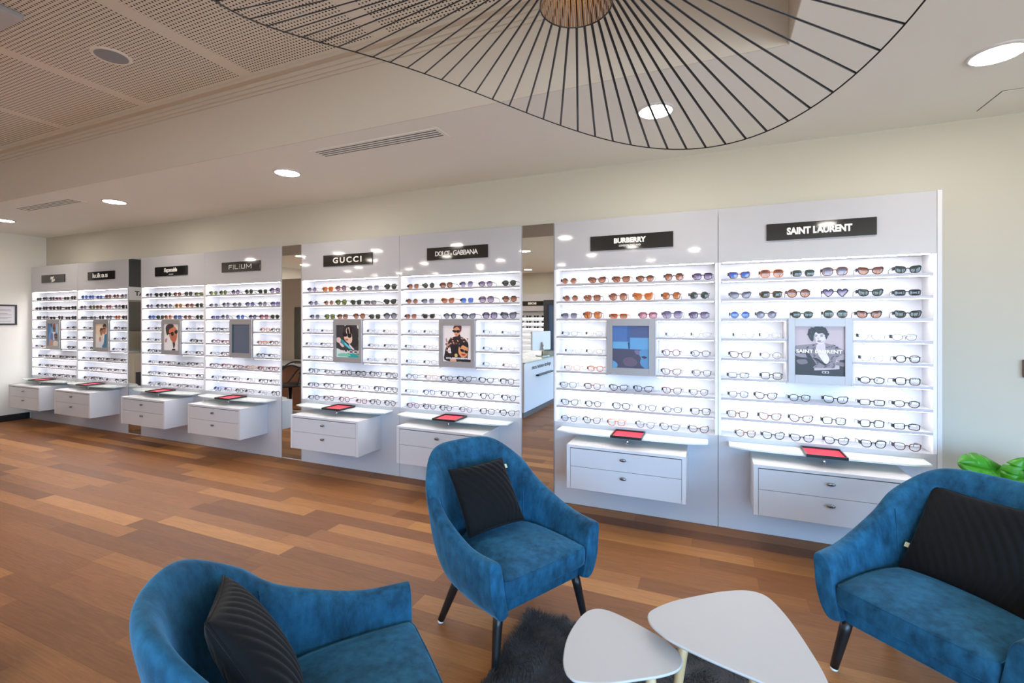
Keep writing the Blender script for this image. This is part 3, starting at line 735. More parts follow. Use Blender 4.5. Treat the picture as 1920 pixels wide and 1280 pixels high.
FR_W = {'k': 'black', 't': 'tortoiseshell', 'b': 'brown', 'g': 'gold', 's': 'silver', 'c': 'clear', 'r': 'dark red', 'v': 'purple', 'y': 'grey', 'u': 'blue', 'e': 'dark green',
        'p': 'peach', 'a': 'amber', 'n': 'rimless', 'm': 'thin dark metal', 'z': 'zebra-striped'}
THIN = set('gsmn')
LN_W = {'B': 'brown', 'G': 'green', 'U': 'blue', 'Y': 'grey', 'V': 'violet', 'A': 'amber', 'P': 'pink', 'E': 'olive', 'D': 'dark'}
def tortoise():
    m, N, L, p = new_mat('tortoiseshell')
    tc = N.new('ShaderNodeTexCoord'); nz = N.new('ShaderNodeTexNoise'); nz.inputs['Scale'].default_value = 130; nz.inputs['Detail'].default_value = 2
    L.new(tc.outputs['Object'], nz.inputs['Vector'])
    rp = N.new('ShaderNodeValToRGB'); rp.color_ramp.elements[0].color = rgb(44, 24, 16); rp.color_ramp.elements[0].position = 0.42
    rp.color_ramp.elements[1].color = rgb(176, 98, 40); rp.color_ramp.elements[1].position = 0.62
    L.new(nz.outputs['Fac'], rp.inputs['Fac']); L.new(rp.outputs['Color'], p.inputs['Base Color']); p.inputs['Roughness'].default_value = 0.15
    return m
def zebra():
    m, N, L, p = new_mat('zebra_acetate')
    tc = N.new('ShaderNodeTexCoord'); nz = N.new('ShaderNodeTexWave'); nz.inputs['Scale'].default_value = 70; nz.inputs['Distortion'].default_value = 4
    L.new(tc.outputs['Object'], nz.inputs['Vector'])
    rp = N.new('ShaderNodeValToRGB'); rp.color_ramp.elements[0].color = rgb(30, 28, 30); rp.color_ramp.elements[0].position = 0.45
    rp.color_ramp.elements[1].color = rgb(220, 216, 206); rp.color_ramp.elements[1].position = 0.55
    L.new(nz.outputs['Fac'], rp.inputs['Fac']); L.new(rp.outputs['Color'], p.inputs['Base Color']); p.inputs['Roughness'].default_value = 0.2
    return m
FRM = {'k': pmat('acetate_black', rgb(24, 22, 24), 0.15), 't': tortoise(), 'b': pmat('acetate_brown', rgb(84, 52, 40), 0.2), 'g': pmat('metal_gold', rgb(196, 164, 116), 0.25, metal=0.8),
       's': pmat('metal_silver', rgb(180, 180, 184), 0.25, metal=0.8), 'c': pmat('acetate_clear', rgb(214, 212, 214), 0.15), 'r': pmat('acetate_red', rgb(110, 40, 48), 0.2), 'v': pmat('acetate_purple', rgb(74, 50, 84), 0.2),
       'y': pmat('acetate_grey', rgb(112, 110, 116), 0.2), 'u': pmat('acetate_blue', rgb(66, 86, 150), 0.2), 'e': pmat('acetate_green', rgb(48, 58, 42), 0.2), 'p': pmat('acetate_peach', rgb(226, 180, 150), 0.2),
       'a': pmat('acetate_amber', rgb(196, 108, 44), 0.2), 'n': pmat('metal_rose', rgb(150, 128, 112), 0.25, metal=0.7), 'm': pmat('metal_dark', rgb(60, 56, 58), 0.3, metal=0.6), 'z': zebra()}
def LM(n, top, bot=None, solid=0.08):
    return mix_tr('lens_' + n, rgb(*top), 0.05, 0.04, solid, tuple(c * 0.5 for c in rgb(*top)[:3]) + (1,), grad=rgb(*bot) if bot else None)
LNM = {'B': LM('brown', (104, 58, 42), (204, 148, 118)), 'G': LM('green', (62, 72, 62), None, 0.1), 'U': LM('blue', (52, 90, 176), (120, 156, 216), 0.15), 'Y': LM('grey', (80, 82, 94), (180, 180, 196)),
       'V': LM('violet', (78, 68, 104), (204, 192, 216)), 'A': LM('amber', (160, 84, 38), (210, 144, 92), 0.1), 'P': LM('pink', (146, 74, 92), (224, 170, 180)), 'E': LM('olive', (112, 126, 60), None, 0.12),
       'D': LM('dark', (44, 44, 46), None, 0.2)}
CLEAR = mix_tr('lens_clear', (0.97, 0.975, 0.98, 1), 0.05, 0.02)
TAGM = pmat('security_tag_black', rgb(40, 38, 40), 0.5)

def outline(sh, n=26):
    w, h, e, tp, lift, _ = SHAPES[sh]; a, b = w / 2, h / 2; out = []
    if sh == 'hx':
        base = crom([(-.98, .25), (-.62, .95), (.55, 1.0), (1.0, .35), (.72, -.72), (.1, -1.0), (-.68, -.78)], 1)
        base = [((x0 * (3 - k) + x1 * k) / 3, (z0 * (3 - k) + z1 * k) / 3) for (x0, z0), (x1, z1) in zip(base, base[1:] + base[:1]) for k in range(3)]
        return [(x * a, z * b) for x, z in base]
    if sh == 'ht':
        return [(x * a, z * b) for x, z in crom([(0, .55), (.35, 1.0), (.95, .95), (1.08, .35), (.6, -.45), (.02, -1.0), (-.6, -.45), (-.98, .35), (-.8, .95), (-.3, 1.0)], 3)]
    for k in range(n):
        t = 2 * PI * k / n; c, s = math.cos(t), math.sin(t)
        x = a * math.copysign(abs(c) ** (2 / e), c); z = b * math.copysign(abs(s) ** (2 / e), s)
        if sh == 'sc': q = 1 + 0.05 * math.cos(9 * t); x *= q; z *= q
        x *= 1 + tp * z / b
        if lift: z += lift * max(0.0, x / a) ** 2 * (0.35 + 0.65 * (z / b + 1) / 2)
        out.append((x, z))
    return out
_MC = {}
GAP = 0.010
def gmesh(kind, sh, thin):
    key = (kind, sh, thin)
    if key in _MC: return _MC[key]
    w, h = SHAPES[sh][:2]; ol = outline(sh); zmin = min(z for _, z in ol); r = 0.0010 if thin else 0.0026; rd = 0.0010 if thin else 0.0024
    cz = -zmin + r + 0.0003; cx = GAP + w / 2; zh = cz + h * (0.26 if not SHAPES[sh][4] else 0.34); xo = cx + max(x for x, z in ol)
    bm = bmesh.new()
    if kind in ('frame', 'rimless'):
        for s in (1, -1):
            if kind == 'frame':
                pts = [(s * (cx + x), 0, cz + z) for x, z in ol]
                rr = [r * (1.25 if z > 0 and not thin else 1.0) for x, z in ol]
                tube(bm, pts, rr, 6, True, r2=rd, flat=(0, 1, 0))
            tube(bm, [(s * (xo - 0.003), 0, zh), (s * (xo + 0.003), 0.001, zh), (s * (xo + 0.005), 0.006, zh)], max(r, .0014), 5)
        zb = cz + h * 0.16; d = GAP - (0.0015 if thin else 0.0)
        tube(bm, [(-d - .004, 0, zb - .003), (-d * .5, -.001, zb + .0015), (0, -.0015, zb + .0025), (d * .5, -.001, zb + .0015), (d + .004, 0, zb - .003)], r * 1.1 if not thin else .0011, 6)
        if thin:
            for s in (1, -1): tube(bm, [(s * (GAP - .001), .001, zb - .004), (s * (GAP - .002), .006, zb - .008), (s * (GAP - .003), .006, zb - .014)], .0011, 5)
    elif kind in ('lens1', 'lens-1'):
        s = 1 if kind == 'lens1' else -1
        vs = [bm.verts.new((s * (cx + x), 0.0, cz + z)) for x, z in ol]; c = bm.verts.new((s * cx, -0.0022, cz))
        md = [bm.verts.new((s * (cx + x * .6), -0.0015, cz + z * .6)) for x, z in ol]
        for k in range(len(vs)):
            q = (k + 1) % len(vs)
            bm.faces.new((vs[k], vs[q], md[q], md[k])); bm.faces.new((md[k], md[q], c))
        bmesh.ops.recalc_face_normals(bm, faces=bm.faces)
        for f in bm.faces: f.smooth = True
    elif kind in ('temple1', 'temple-1'):
        s = 1 if kind == 'temple1' else -1
        pts = [(s * (xo + .004), .004, zh), (s * (xo + .006), .03, zh - .001), (s * (xo + .004), .07, zh - .003), (s * (xo + .001), .100, zh - .008), (s * (xo - .003), .116, zh * .66), (s * (xo - .005), .126, .0035)]
        tube(bm, crom(pts, 3, False), .0011 if thin else .0026, 6, r2=.0008 if thin else .0014, flat=(0, 0, 1))
    elif kind == 'tag':
        box(bm, -xo - .010, -xo - .002, -.002, .020, zh - .016, zh + .004, bev=.002, seg=1)
        tube(bm, [(-xo - .006, .009, zh - .010), (-xo - .006, -.008, zh - .012)], .0035, 8)
    me = bpy.data.meshes.new(kind); bm.normal_update(); bm.to_mesh(me); bm.free(); me.materials.append(None)
    _MC[key] = me
    return me
def gpart(name, me, m, parent):
    o = bpy.data.objects.new(name, me); COL.objects.link(o); o.parent = parent
    o.material_slots[0].link = 'OBJECT'; o.material_slots[0].material = m
    return o
ORD = ['first', 'second', 'third', 'fourth', 'fifth', 'sixth', 'seventh']
ROWN = ['top', 'second', 'third', 'fourth', 'fifth', 'sixth', 'seventh', 'eighth', 'bottom']
def pair(sh, fr, ln, loc, rz, label, group):
    sun = ln is not None; thin = fr in THIN
    t = thing('sunglasses' if sun else 'eyeglasses', label, 'sunglasses' if sun else 'eyeglasses', loc, rz, group); t.scale = (1.06, 1.06, 1.06)
    gpart('frame', gmesh('rimless' if fr == 'n' else 'frame', sh, thin), FRM[fr], t)
    for s in ('1', '-1'):
        gpart('lens', gmesh('lens' + s, sh, thin), LNM[ln] if sun else CLEAR, t)
        gpart('temple', gmesh('temple' + s, sh, thin), FRM[fr], t)
    gpart('security_tag', gmesh('tag', sh, thin), TAGM, t)
    return t

ROWS = {
7: ["1386 wy t U;1447 bs a B;1506 sq m G;1565 bs t Y;1632 ct b B;1702 ct k G", "1388 ct y Y;1446 sq t G;1496 br b B;1566 ht k V;1632 ct k G;1701 re k D",
    "1387.6 rd m U;1435.5 rd y Y;1504 pa e G;1566 br m G;1629.5 ct k B;1702 ct k G", "1395 ov c;1444 pa s;1631 rd s;1695.6 ov m", "1387.6 ct b;1446 rd m;1635 rd s;1702 pa k",
    "1384.7 re y;1447 sq e;1635 ov k;1702 sq k", "1384.7 pa y;1436 ct b;1499.5 pa e;1566.5 ct k;1635 re k;1700 ov k", "1383 sq t;1443.5 ct t;1501.7 ct b;1563.7 sq e;1635 sq k;1700 re k",
    "1398 pa t;1450 ct k;1503.6 ct k;1568 ct k;1637.5 ct k;1701 ct b"],
6: ["1067.5 rd n B;1120 ct b B;1165 wy t B;1210 pa b B;1263.7 hx b B;1318 sq v V", "1070.5 rd n B;1111 sq t B;1159.5 br t B;1206 bu a A;1258.7 hx b A;1311 sc y G",
    "1068 sq n Y;1111.7 bs t A;1160 re a B;1215 sq r P;1261 bs y V;1311 sq v V", "1069 ov m;1115 ov g;1267 ov s;1315 ov c", "1076 ov s;1115.5 ov g;1258.7 rd r;1313.7 pa y", "1073.7 pa p;1118 pa a;1258.7 ct r;1316 pa y",
    "1066 sq y;1111 sq t;1160 ct k;1206 ct v;1260 ct r;1310.5 pa y", "1068.7 ct k;1112.5 pa k;1165 sq k;1213.7 pa y;1261 ov y;1313.7 sq k", "1067.5 pa y;1110 ct b;1156 sq a;1210 ct y;1256 ct y;1310 ct b"],
5: ["775 sq n B;804 sc n G;837 sq b B;875 hx m V;911 pa b V;955 pa k G", "773 rd n B;803 sq n Y;840 ct a B;876 sq n U;912.5 bs t V;956 hx b B", "770.6 sq n B;804 ct z D;844 rd k Y;879 ct k Y;919 bs k V;954 bu k Y",
    "778.5 ov s;807 ov m;919.6 rd s;955 ov s", "772 ov g;807 ov g;919.6 ov s;951.6 ov s", "773.6 ov s;807 ov m;919 rd s;956.5 ov g", "773 pa y;809 sq p;837.6 pa k;871 ct k;912 ct k;951 sq k",
    "772 ov s;805 pa u;839 sq k;873 ct k;914 hx k;954 ct k", "775 ov r;805.6 pa k;836 pa k;873.7 pa y;914 sq k;951.6 ct k"],
4: ["585.5 rd n V;615 sq a A;639.7 hx t V;667.8 ov e G;700 sq n Y;732.8 hx e G", "588 rd n Y;616.8 rd n B;638.5 hx e E;667.8 ct e G;694.7 re b Y;731.6 ct k G", "590.7 sq n Y;618.6 sq e E;642.6 sq b B;674 hx b B;703 sq m G;732 br k Y",
    "586 ov s;612.7 re n;699.6 ov s;730 ov g", "583 ov s;611 ov m;701 ov g;730.7 ov m", "588 ov g;614 ov m;700 ov c;732 rd g", "588 sq k;619 ov y;650 sq k;677 pa k;704.8 ct k;735 sq k",
    "588 re k;617 pa k;650 sq k;683 rd m;711.5 sq k;737.5 sq k", "589 re k;617 ov b;646 pa r;678 re r;704 pa k;731.5 pa k"],
3: ["400.6 rd s E;417.5 rd e E;442 rd v V;467 rd e G;493 sq n G;515.6 br v V", "401 ov n Y;424 rd y Y;445 rd m Y;469 rd u Y;492.5 rd y Y;517 sq u V", "404 re u V;422.5 rd y V;451 pa u U;474 pa k V;495 sq r P;515.6 pa e G",
    "406 ov k;422 ov m;497.5 ov a;515.6 ov k", "405 ov r;423 re r;492 ov a;514 ov b", "403 ov k;423 ov b;489 ov k;512.5 ov k", "401.6 pa b;424 sq r;446 re r;469.5 ov p;492 re r;513 ov r",
    "404 pa k;424 pa k;447 re k;471 sq k;494 re k;515 sq k", "408.5 pa u;428 rd k;449 ov k;468.6 ov k;493.5 pa k;517 rd k"],
2: ["280 sq m Y;298 ct k D;314.8 rd e G;332.8 pa b B;353.6 sq e G;373 re e E", "281 rd m V;300 rd k Y;314 rd m Y;335 sq a E;355.8 pa b B;374 sq e G", "284.7 sq u U;298.4 sq e G;314.8 rd a B;333.3 sq k U;352 pa b B;374 sq e G",
    "284 ov k;297.5 ov k;357 ov k;377 ov y", "282 ov k;297.5 re k;364 ov k;377 re k", "284 ov k;297 re k;355.8 ov k;375 re k", "284.7 ov k;304 re k;321.4 pa k;341 re k;357 ov k;375 sq k",
    "285.5 ov y;304 ov k;322 re k;341 re k;356.6 ov k;375 sq k", "285.5 ov y;303.4 re k;323.8 ov k;340 re y;358 ov k;376 re k"],
1: ["158.8 rd u U;172 sq u U;186.7 re u U;203 sq b B;218 rd b B;233 sq y Y", "156.6 sq y Y;173 rd e E;186 sq b B;204 sq r P;221 rd y Y;234 sq k D", "157.7 re k Y;174.7 re y Y;190.5 sq k D;204.7 rd k Y;221 rd a B;234 sq k D",
    "161.7 ov k;171 re k;219.5 ov k;234 re k", "160 ov k;170 re k;220 re k;234 ov k", "161 ov k;170.5 ov k;218 ov k;234 re k", "159.4 ov k;175 re b;189 ov k;204.7 ov k;219.5 ov k;234 re k",
    "163 re b;176 ov b;195 ov k;207 re k;221 ov k;234 ov k", "162.5 ov b;176.6 re k;192 ov k;206 re k;222 ov k;235 ov k"],
0: ["73.5 re k D;84 sq k Y;98 sq y D;109.6 re r P;125 re e G;137.5 sq k D", "72.4 re k D;85 sq k D;98 sq b D;111 sq k D;127 re k D;138.5 sq k D", "73.5 sq k D;86 sq y Y;99 re k D;114 sq k D;127.6 re k D;138.5 sq k D",
    "75.8 re k;82 ov k;130.5 re k;140 ov k", "73 ov y;80 re k;131 re k;140 ov k", "72 ov k;79.5 re g;132 ov k;140 re k", "77 re k;90.6 ov b;104 re k;118 re k;130 re k;140 ov k",
    "79 ov k;90 re k;101.5 ov k;114 re k;126 ov k;137 re k", "76.6 re k;89 re k;104 re k;114 re k;129 re k;140 re k"]}
seen = {}
for i in range(8):
    for r, row in enumerate(ROWS[i]):
        z = (SHZ + [ZB])[r]
        items = row.split(';')
        for k, it in enumerate(items):
            q = it.split(); px = float(q[0]); sh, fr = q[1], q[2]; ln = q[3] if len(q) > 3 else None
            if i < 4 and ln is None and fr == 'k' and (k * 7 + r * 5 + i) % 3: fr = 'm'
            y = D + 0.021 + random.uniform(0, 0.007)
            X = x_on(px, y)
            x0, x1 = BND[i]; X = min(max(X, x0 + 0.108), x1 - 0.104)
            if r in (3, 4, 5):
                cx = (x0 + x1) / 2; e = PW / 2 + 0.008 + 0.086
                X = min(X, cx - e) if k < 2 else max(X, cx + e)
            key = (i, r)
            last = seen.get(key)
            if last is not None and X - last < 0.166: X = last + 0.166
            if X > x1 - 0.104: X = x1 - 0.104
            seen[key] = X
            word = SHAPES[sh][5]
            if ln:
                lab = '%s %s sunglasses with %s lenses, ' % (FR_W[fr], word, LN_W[ln]); grp = 'sunglasses on the upper shelves'
            else:
                lab = '%s %s eyeglasses, ' % (FR_W[fr], word); grp = 'eyeglasses on the lower shelves'
            if r in (3, 4, 5): pos = '%s left of panel' % ['outer', 'inner'][k] if k < 2 else '%s right of panel' % ['inner', 'outer'][k - 2]
            else: pos = '%s from left' % ORD[k]
            lab += '%s, %s shelf, %s cabinet' % (pos, ROWN[r], UD[i].replace('black-and-white portrait poster', 'curly-haired portrait').replace('dark blank screen', 'dark screen').replace('curly-haired portrait', 'curly-portrait'))
            pair(sh, fr, ln, (X, y, z + 0.0004), math.radians(random.uniform(-5, 5)), lab, grp)
# ================================================================ ARMCHAIRS
def velvet():
    m, N, L, p = new_mat('blue_velvet')
    tc = N.new('ShaderNodeTexCoord')
    n1 = N.new('ShaderNodeTexNoise'); n1.inputs['Scale'].default_value = 7.5; n1.inputs['Detail'].default_value = 6; n1.inputs['Roughness'].default_value = 0.66; n1.inputs['Distortion'].default_value = 0.35
    L.new(tc.outputs['Object'], n1.inputs['Vector'])
    rp = N.new('ShaderNodeValToRGB'); e = rp.color_ramp.elements
    mpg = N.new('ShaderNodeMapping'); mpg.inputs['Scale'].default_value = (1.0, 1.0, 0.35); mpg.inputs['Rotation'].default_value = (0.5, 0.35, 0.2); L.new(tc.outputs['Object'], mpg.inputs['Vector'])
    nf = N.new('ShaderNodeTexNoise'); nf.inputs['Scale'].default_value = 30; nf.inputs['Detail'].default_value = 4; nf.inputs['Roughness'].default_value = 0.6; L.new(mpg.outputs['Vector'], nf.inputs['Vector'])
    mxn = N.new('ShaderNodeMix'); mxn.inputs['Factor'].default_value = 0.42; L.new(n1.outputs['Fac'], mxn.inputs['A']); L.new(nf.outputs['Fac'], mxn.inputs['B'])
    e[0].position = 0.38; e[0].color = rgb(15, 57, 80); e[1].position = 0.62; e[1].color = rgb(34, 96, 130)
    L.new(mxn.outputs['Result'], rp.inputs['Fac']); L.new(rp.outputs['Color'], p.inputs['Base Color'])
    p.inputs['Roughness'].default_value = 0.75; p.inputs['Specular IOR Level'].default_value = 0.2
    p.inputs['Sheen Weight'].default_value = 0.7; p.inputs['Sheen Roughness'].default_value = 0.35; p.inputs['Sheen Tint'].default_value = rgb(105, 168, 210)
    n2 = N.new('ShaderNodeTexNoise'); n2.inputs['Scale'].default_value = 420; L.new(tc.outputs['Object'], n2.inputs['Vector'])
    n3 = N.new('ShaderNodeTexNoise'); n3.inputs['Scale'].default_value = 9; n3.inputs['Detail'].default_value = 3; L.new(tc.outputs['Object'], n3.inputs['Vector'])
    ad = N.new('ShaderNodeMath'); ad.operation = 'MULTIPLY_ADD'; L.new(n3.outputs['Fac'], ad.inputs[0]); ad.inputs[1].default_value = 3.0; L.new(n2.outputs['Fac'], ad.inputs[2])
    b = N.new('ShaderNodeBump'); b.inputs['Strength'].default_value = 0.35; b.inputs['Distance'].default_value = 0.003
    L.new(ad.outputs[0], b.inputs['Height']); L.new(b.outputs['Normal'], p.inputs['Normal'])
    return m
VELVET = velvet()
LEGM = pmat('leg_black', rgb(24, 23, 24), 0.35)
GLIDE = pmat('glide_white', rgb(222, 222, 224), 0.4)

def lerp(a, b, t): return a + (b - a) * t
HALF_T = [(0.005, 0.350), (-0.18, 0.365), (-0.43, 0.360), (-0.565, 0.330), (-0.715, 0.210), (-0.775, 0.0)]
HALF_B = [(0.000, 0.285), (-0.18, 0.297), (-0.36, 0.288), (-0.47, 0.245), (-0.560, 0.140), (-0.590, 0.0)]
HALF_H = [0.492, 0.498, 0.585, 0.690, 0.796, 0.806]
def full(hf): return [(x, -y) for x, y in hf] + [(x, y) for x, y in reversed(hf[:-1])]
PT, PB = full(HALF_T), full(HALF_B); HH = HALF_H + list(reversed(HALF_H[:-1]))
SHELL_Z0 = 0.225
def shell_bm():
    c = crom([(a[0], a[1], b[0], b[1], h) for a, b, h in zip(PT, PB, HH)], 5, False)
    bm = bmesh.new(); rings = []; m = len(c)
    F = [0.0, 0.06, 0.18, 0.36, 0.55, 0.74, 0.90, 0.975]
    def ring(i, off=0.0, shrink=1.0):
        p = c[i]; q = c[min(i + 1, m - 1)]; o = c[max(i - 1, 0)]
        tx, ty = q[0] - o[0], q[1] - o[1]; l = math.hypot(tx, ty) or 1; nx, ny = -ty / l, tx / l   # inward
        if nx * (-0.25 - p[0]) + ny * (0 - p[1]) < 0: nx, ny = -nx, -ny
        out, inn = [], []
        for f in F:
            g = f ** 0.8; z = SHELL_Z0 + f * (p[4] - SHELL_Z0)
            X, Y = lerp(p[2], p[0], g), lerp(p[3], p[1], g)
            bul = 0.014 * math.sin(PI * min(f * 1.3, 1)) - (0.018 if f == 0 else 0.004 if f < 0.1 else 0) - (0.010 if f > 0.95 else 0)
            out.append((X - nx * bul, Y - ny * bul, z))
            th = 0.060 + 0.012 * f - (0.012 if f > 0.95 else 0)
            inn.append((X + nx * th, Y + ny * th, z if f > 0.05 else z + 0.02))
        X, Y = p[0], p[1]
        top = [(X + nx * 0.022, Y + ny * 0.022, p[4] + 0.004), (X + nx * 0.046, Y + ny * 0.046, p[4] + 0.002)]
        loop = out + top + list(reversed(inn))
        cx = sum(v[0] for v in loop) / len(loop); cy = sum(v[1] for v in loop) / len(loop); cz = sum(v[2] for v in loop) / len(loop)
        return [bm.verts.new((cx + (v[0] - cx) * shrink + off, cy + (v[1] - cy) * shrink, cz + (v[2] - cz) * (1 - (1 - shrink) * 0.35))) for v in loop]
    rings.append(ring(0, 0.018, 0.60)); rings.append(ring(0, 0.017, 0.92)); rings.append(ring(0, 0.012, 0.985))
    for i in range(m): rings.append(ring(i))
    rings.append(ring(m - 1, 0.012, 0.985)); rings.append(ring(m - 1, 0.017, 0.92)); rings.append(ring(m - 1, 0.018, 0.60))
    n = len(rings[0])
    for A, Bq in zip(rings, rings[1:]):
        for k in range(n): bm.faces.new((A[k], A[(k + 1) % n], Bq[(k + 1) % n], Bq[k]))
    for R in (rings[0], rings[-1]):   # strip caps
        for k in range(n // 2 - 1): bm.faces.new((R[k], R[k + 1], R[n - 2 - k], R[n - 1 - k]))
    bmesh.ops.recalc_face_normals(bm, faces=bm.faces)
    return bm, c
def softbox(pts, z0, z1, crown=0.0, r=0.02, inset=0.012):
    """cushion from a plan outline (list of (x, y))"""
    bm = bmesh.new(); cx = sum(p[0] for p in pts) / len(pts); cy = sum(p[1] for p in pts) / len(pts)
    def off(p, d):
        dx, dy = p[0] - cx, p[1] - cy; l = math.hypot(dx, dy); return (p[0] - dx / l * d, p[1] - dy / l * d)
    rings = []
    for d, z in ((r * 2.2, z0), (r, z0), (r * 0.3, z0 + r * 0.3), (0, z0 + r), (0, z1 - r), (r * 0.3, z1 - r * 0.3), (r, z1), (r * 2.6, z1 + crown * 0.35)):
        rings.append([bm.verts.new((*off(p, d), z)) for p in pts])
    for s, zz in ((0.62, crown * 0.8), (0.3, crown)):
        rings.append([bm.verts.new((cx + (p[0] - cx) * s, cy + (p[1] - cy) * s, z1 + zz)) for p in pts])
    n = len(pts)
    for A, Bq in zip(rings, rings[1:]):
        for k in range(n): bm.faces.new((A[k], A[(k + 1) % n], Bq[(k + 1) % n], Bq[k]))
    bm.faces.new(rings[0]); bm.faces.new(rings[-1])
    bmesh.ops.recalc_face_normals(bm, faces=bm.faces)
    return bm
def sub(o, lv=1):
    s = o.modifiers.new('smooth', 'SUBSURF'); s.levels = lv; s.render_levels = lv
    return o
def make_chair(label, loc, ang):
    t = thing('armchair', label, 'armchair', (loc[0], loc[1], 0), math.radians(ang), 'blue velvet tub armchairs round the tables')
    bm, c = shell_bm(); sub(obj('shell', bm, VELVET, t, True), 2)
    # stitched seams where the arms meet the back
    for idx in (13, len(c) - 14):
        p, q, o = c[idx], c[idx + 1], c[idx - 1]; tx, ty = q[0] - o[0], q[1] - o[1]; l = math.hypot(tx, ty); nx, ny = -ty / l, tx / l
        if nx * (-0.3 - p[0]) + ny * (0 - p[1]) < 0: nx, ny = -nx, -ny
        bm = bmesh.new(); pts = []
        for f in (0.40, 0.55, 0.7, 0.82, 0.92):
            g = f ** 0.8; th = 0.060 + 0.012 * f + 0.002
            pts.append((lerp(p[2], p[0], g) + nx * th, lerp(p[3], p[1], g) + ny * th, SHELL_Z0 + f * (p[4] - SHELL_Z0)))
        tube(bm, pts, 0.0022, 6); obj('seam', bm, VELVET, t, True)
    plan = crom([(0.020, 0.0), (0.017, 0.15), (0.010, 0.240), (-0.03, 0.256), (-0.22, 0.256), (-0.40, 0.225), (-0.50, 0.12), (-0.52, 0.0), (-0.50, -0.12), (-0.40, -0.225), (-0.22, -0.256), (-0.03, -0.256), (0.010, -0.240), (0.017, -0.15)], 3)
    cu = obj('seat_cushion', softbox(plan, 0.300, 0.388, 0.022, 0.016), VELVET, t, True)
    bm = bmesh.new(); cxx = sum(p[0] for p in plan) / len(plan)
    for zz in (0.3835, 0.3045): tube(bm, [(cxx + (p[0] - cxx) * 0.988, p[1] * 0.985, zz) for p in plan], 0.0022, 6, True)
    obj('piping', bm, VELVET, cu, True)
    plan = crom([(-0.022, 0.0), (-0.024, 0.15), (-0.028, 0.236), (-0.06, 0.252), (-0.22, 0.262), (-0.38, 0.22), (-0.47, 0.10), (-0.48, 0.0), (-0.47, -0.10), (-0.38, -0.22), (-0.22, -0.262), (-0.06, -0.252), (-0.028, -0.236), (-0.024, -0.15)], 3)
    sub(obj('seat_base', softbox(plan, 0.228, 0.290, 0.0, 0.012), VELVET, t, True), 1)
    for sx, (tx, ty, fx, fy) in ((1, (-0.055, 0.240, -0.027, 0.280)), (-1, (-0.055, -0.240, -0.027, -0.280)), (2, (-0.40, 0.22, -0.462, 0.288)), (-2, (-0.40, -0.22, -0.462, -0.288))):
        bm = bmesh.new(); a, b = Vector((tx, ty, 0.235)), Vector((fx, fy, 0.012))
        tube(bm, [a.lerp(b, k / 4) for k in range(5)], [0.023, 0.022, 0.020, 0.018, 0.016], 18)
        lg = obj('leg', bm, LEGM, t)
        bm = bmesh.new(); lathe(bm, [(0, 0), (0.013, 0), (0.015, 0.004), (0.015, 0.012), (0, 0.013)], 16, (fx, fy, 0.0005)); obj('glide', bm, GLIDE, lg, True)
    return t
CH = {'m': ((-0.694, 2.046), -27.8), 'r': ((0.676, 2.189), -131.5), 'l': ((-0.839, 1.289), 49.8)}
make_chair('blue velvet tub armchair in the middle, between the small table and the display wall', *CH['m'])
make_chair('blue velvet tub armchair cropped by the right edge, in front of the leafy plant', *CH['r'])
make_chair('blue velvet tub armchair cropped by the bottom edge, seen from behind its arm', *CH['l'])

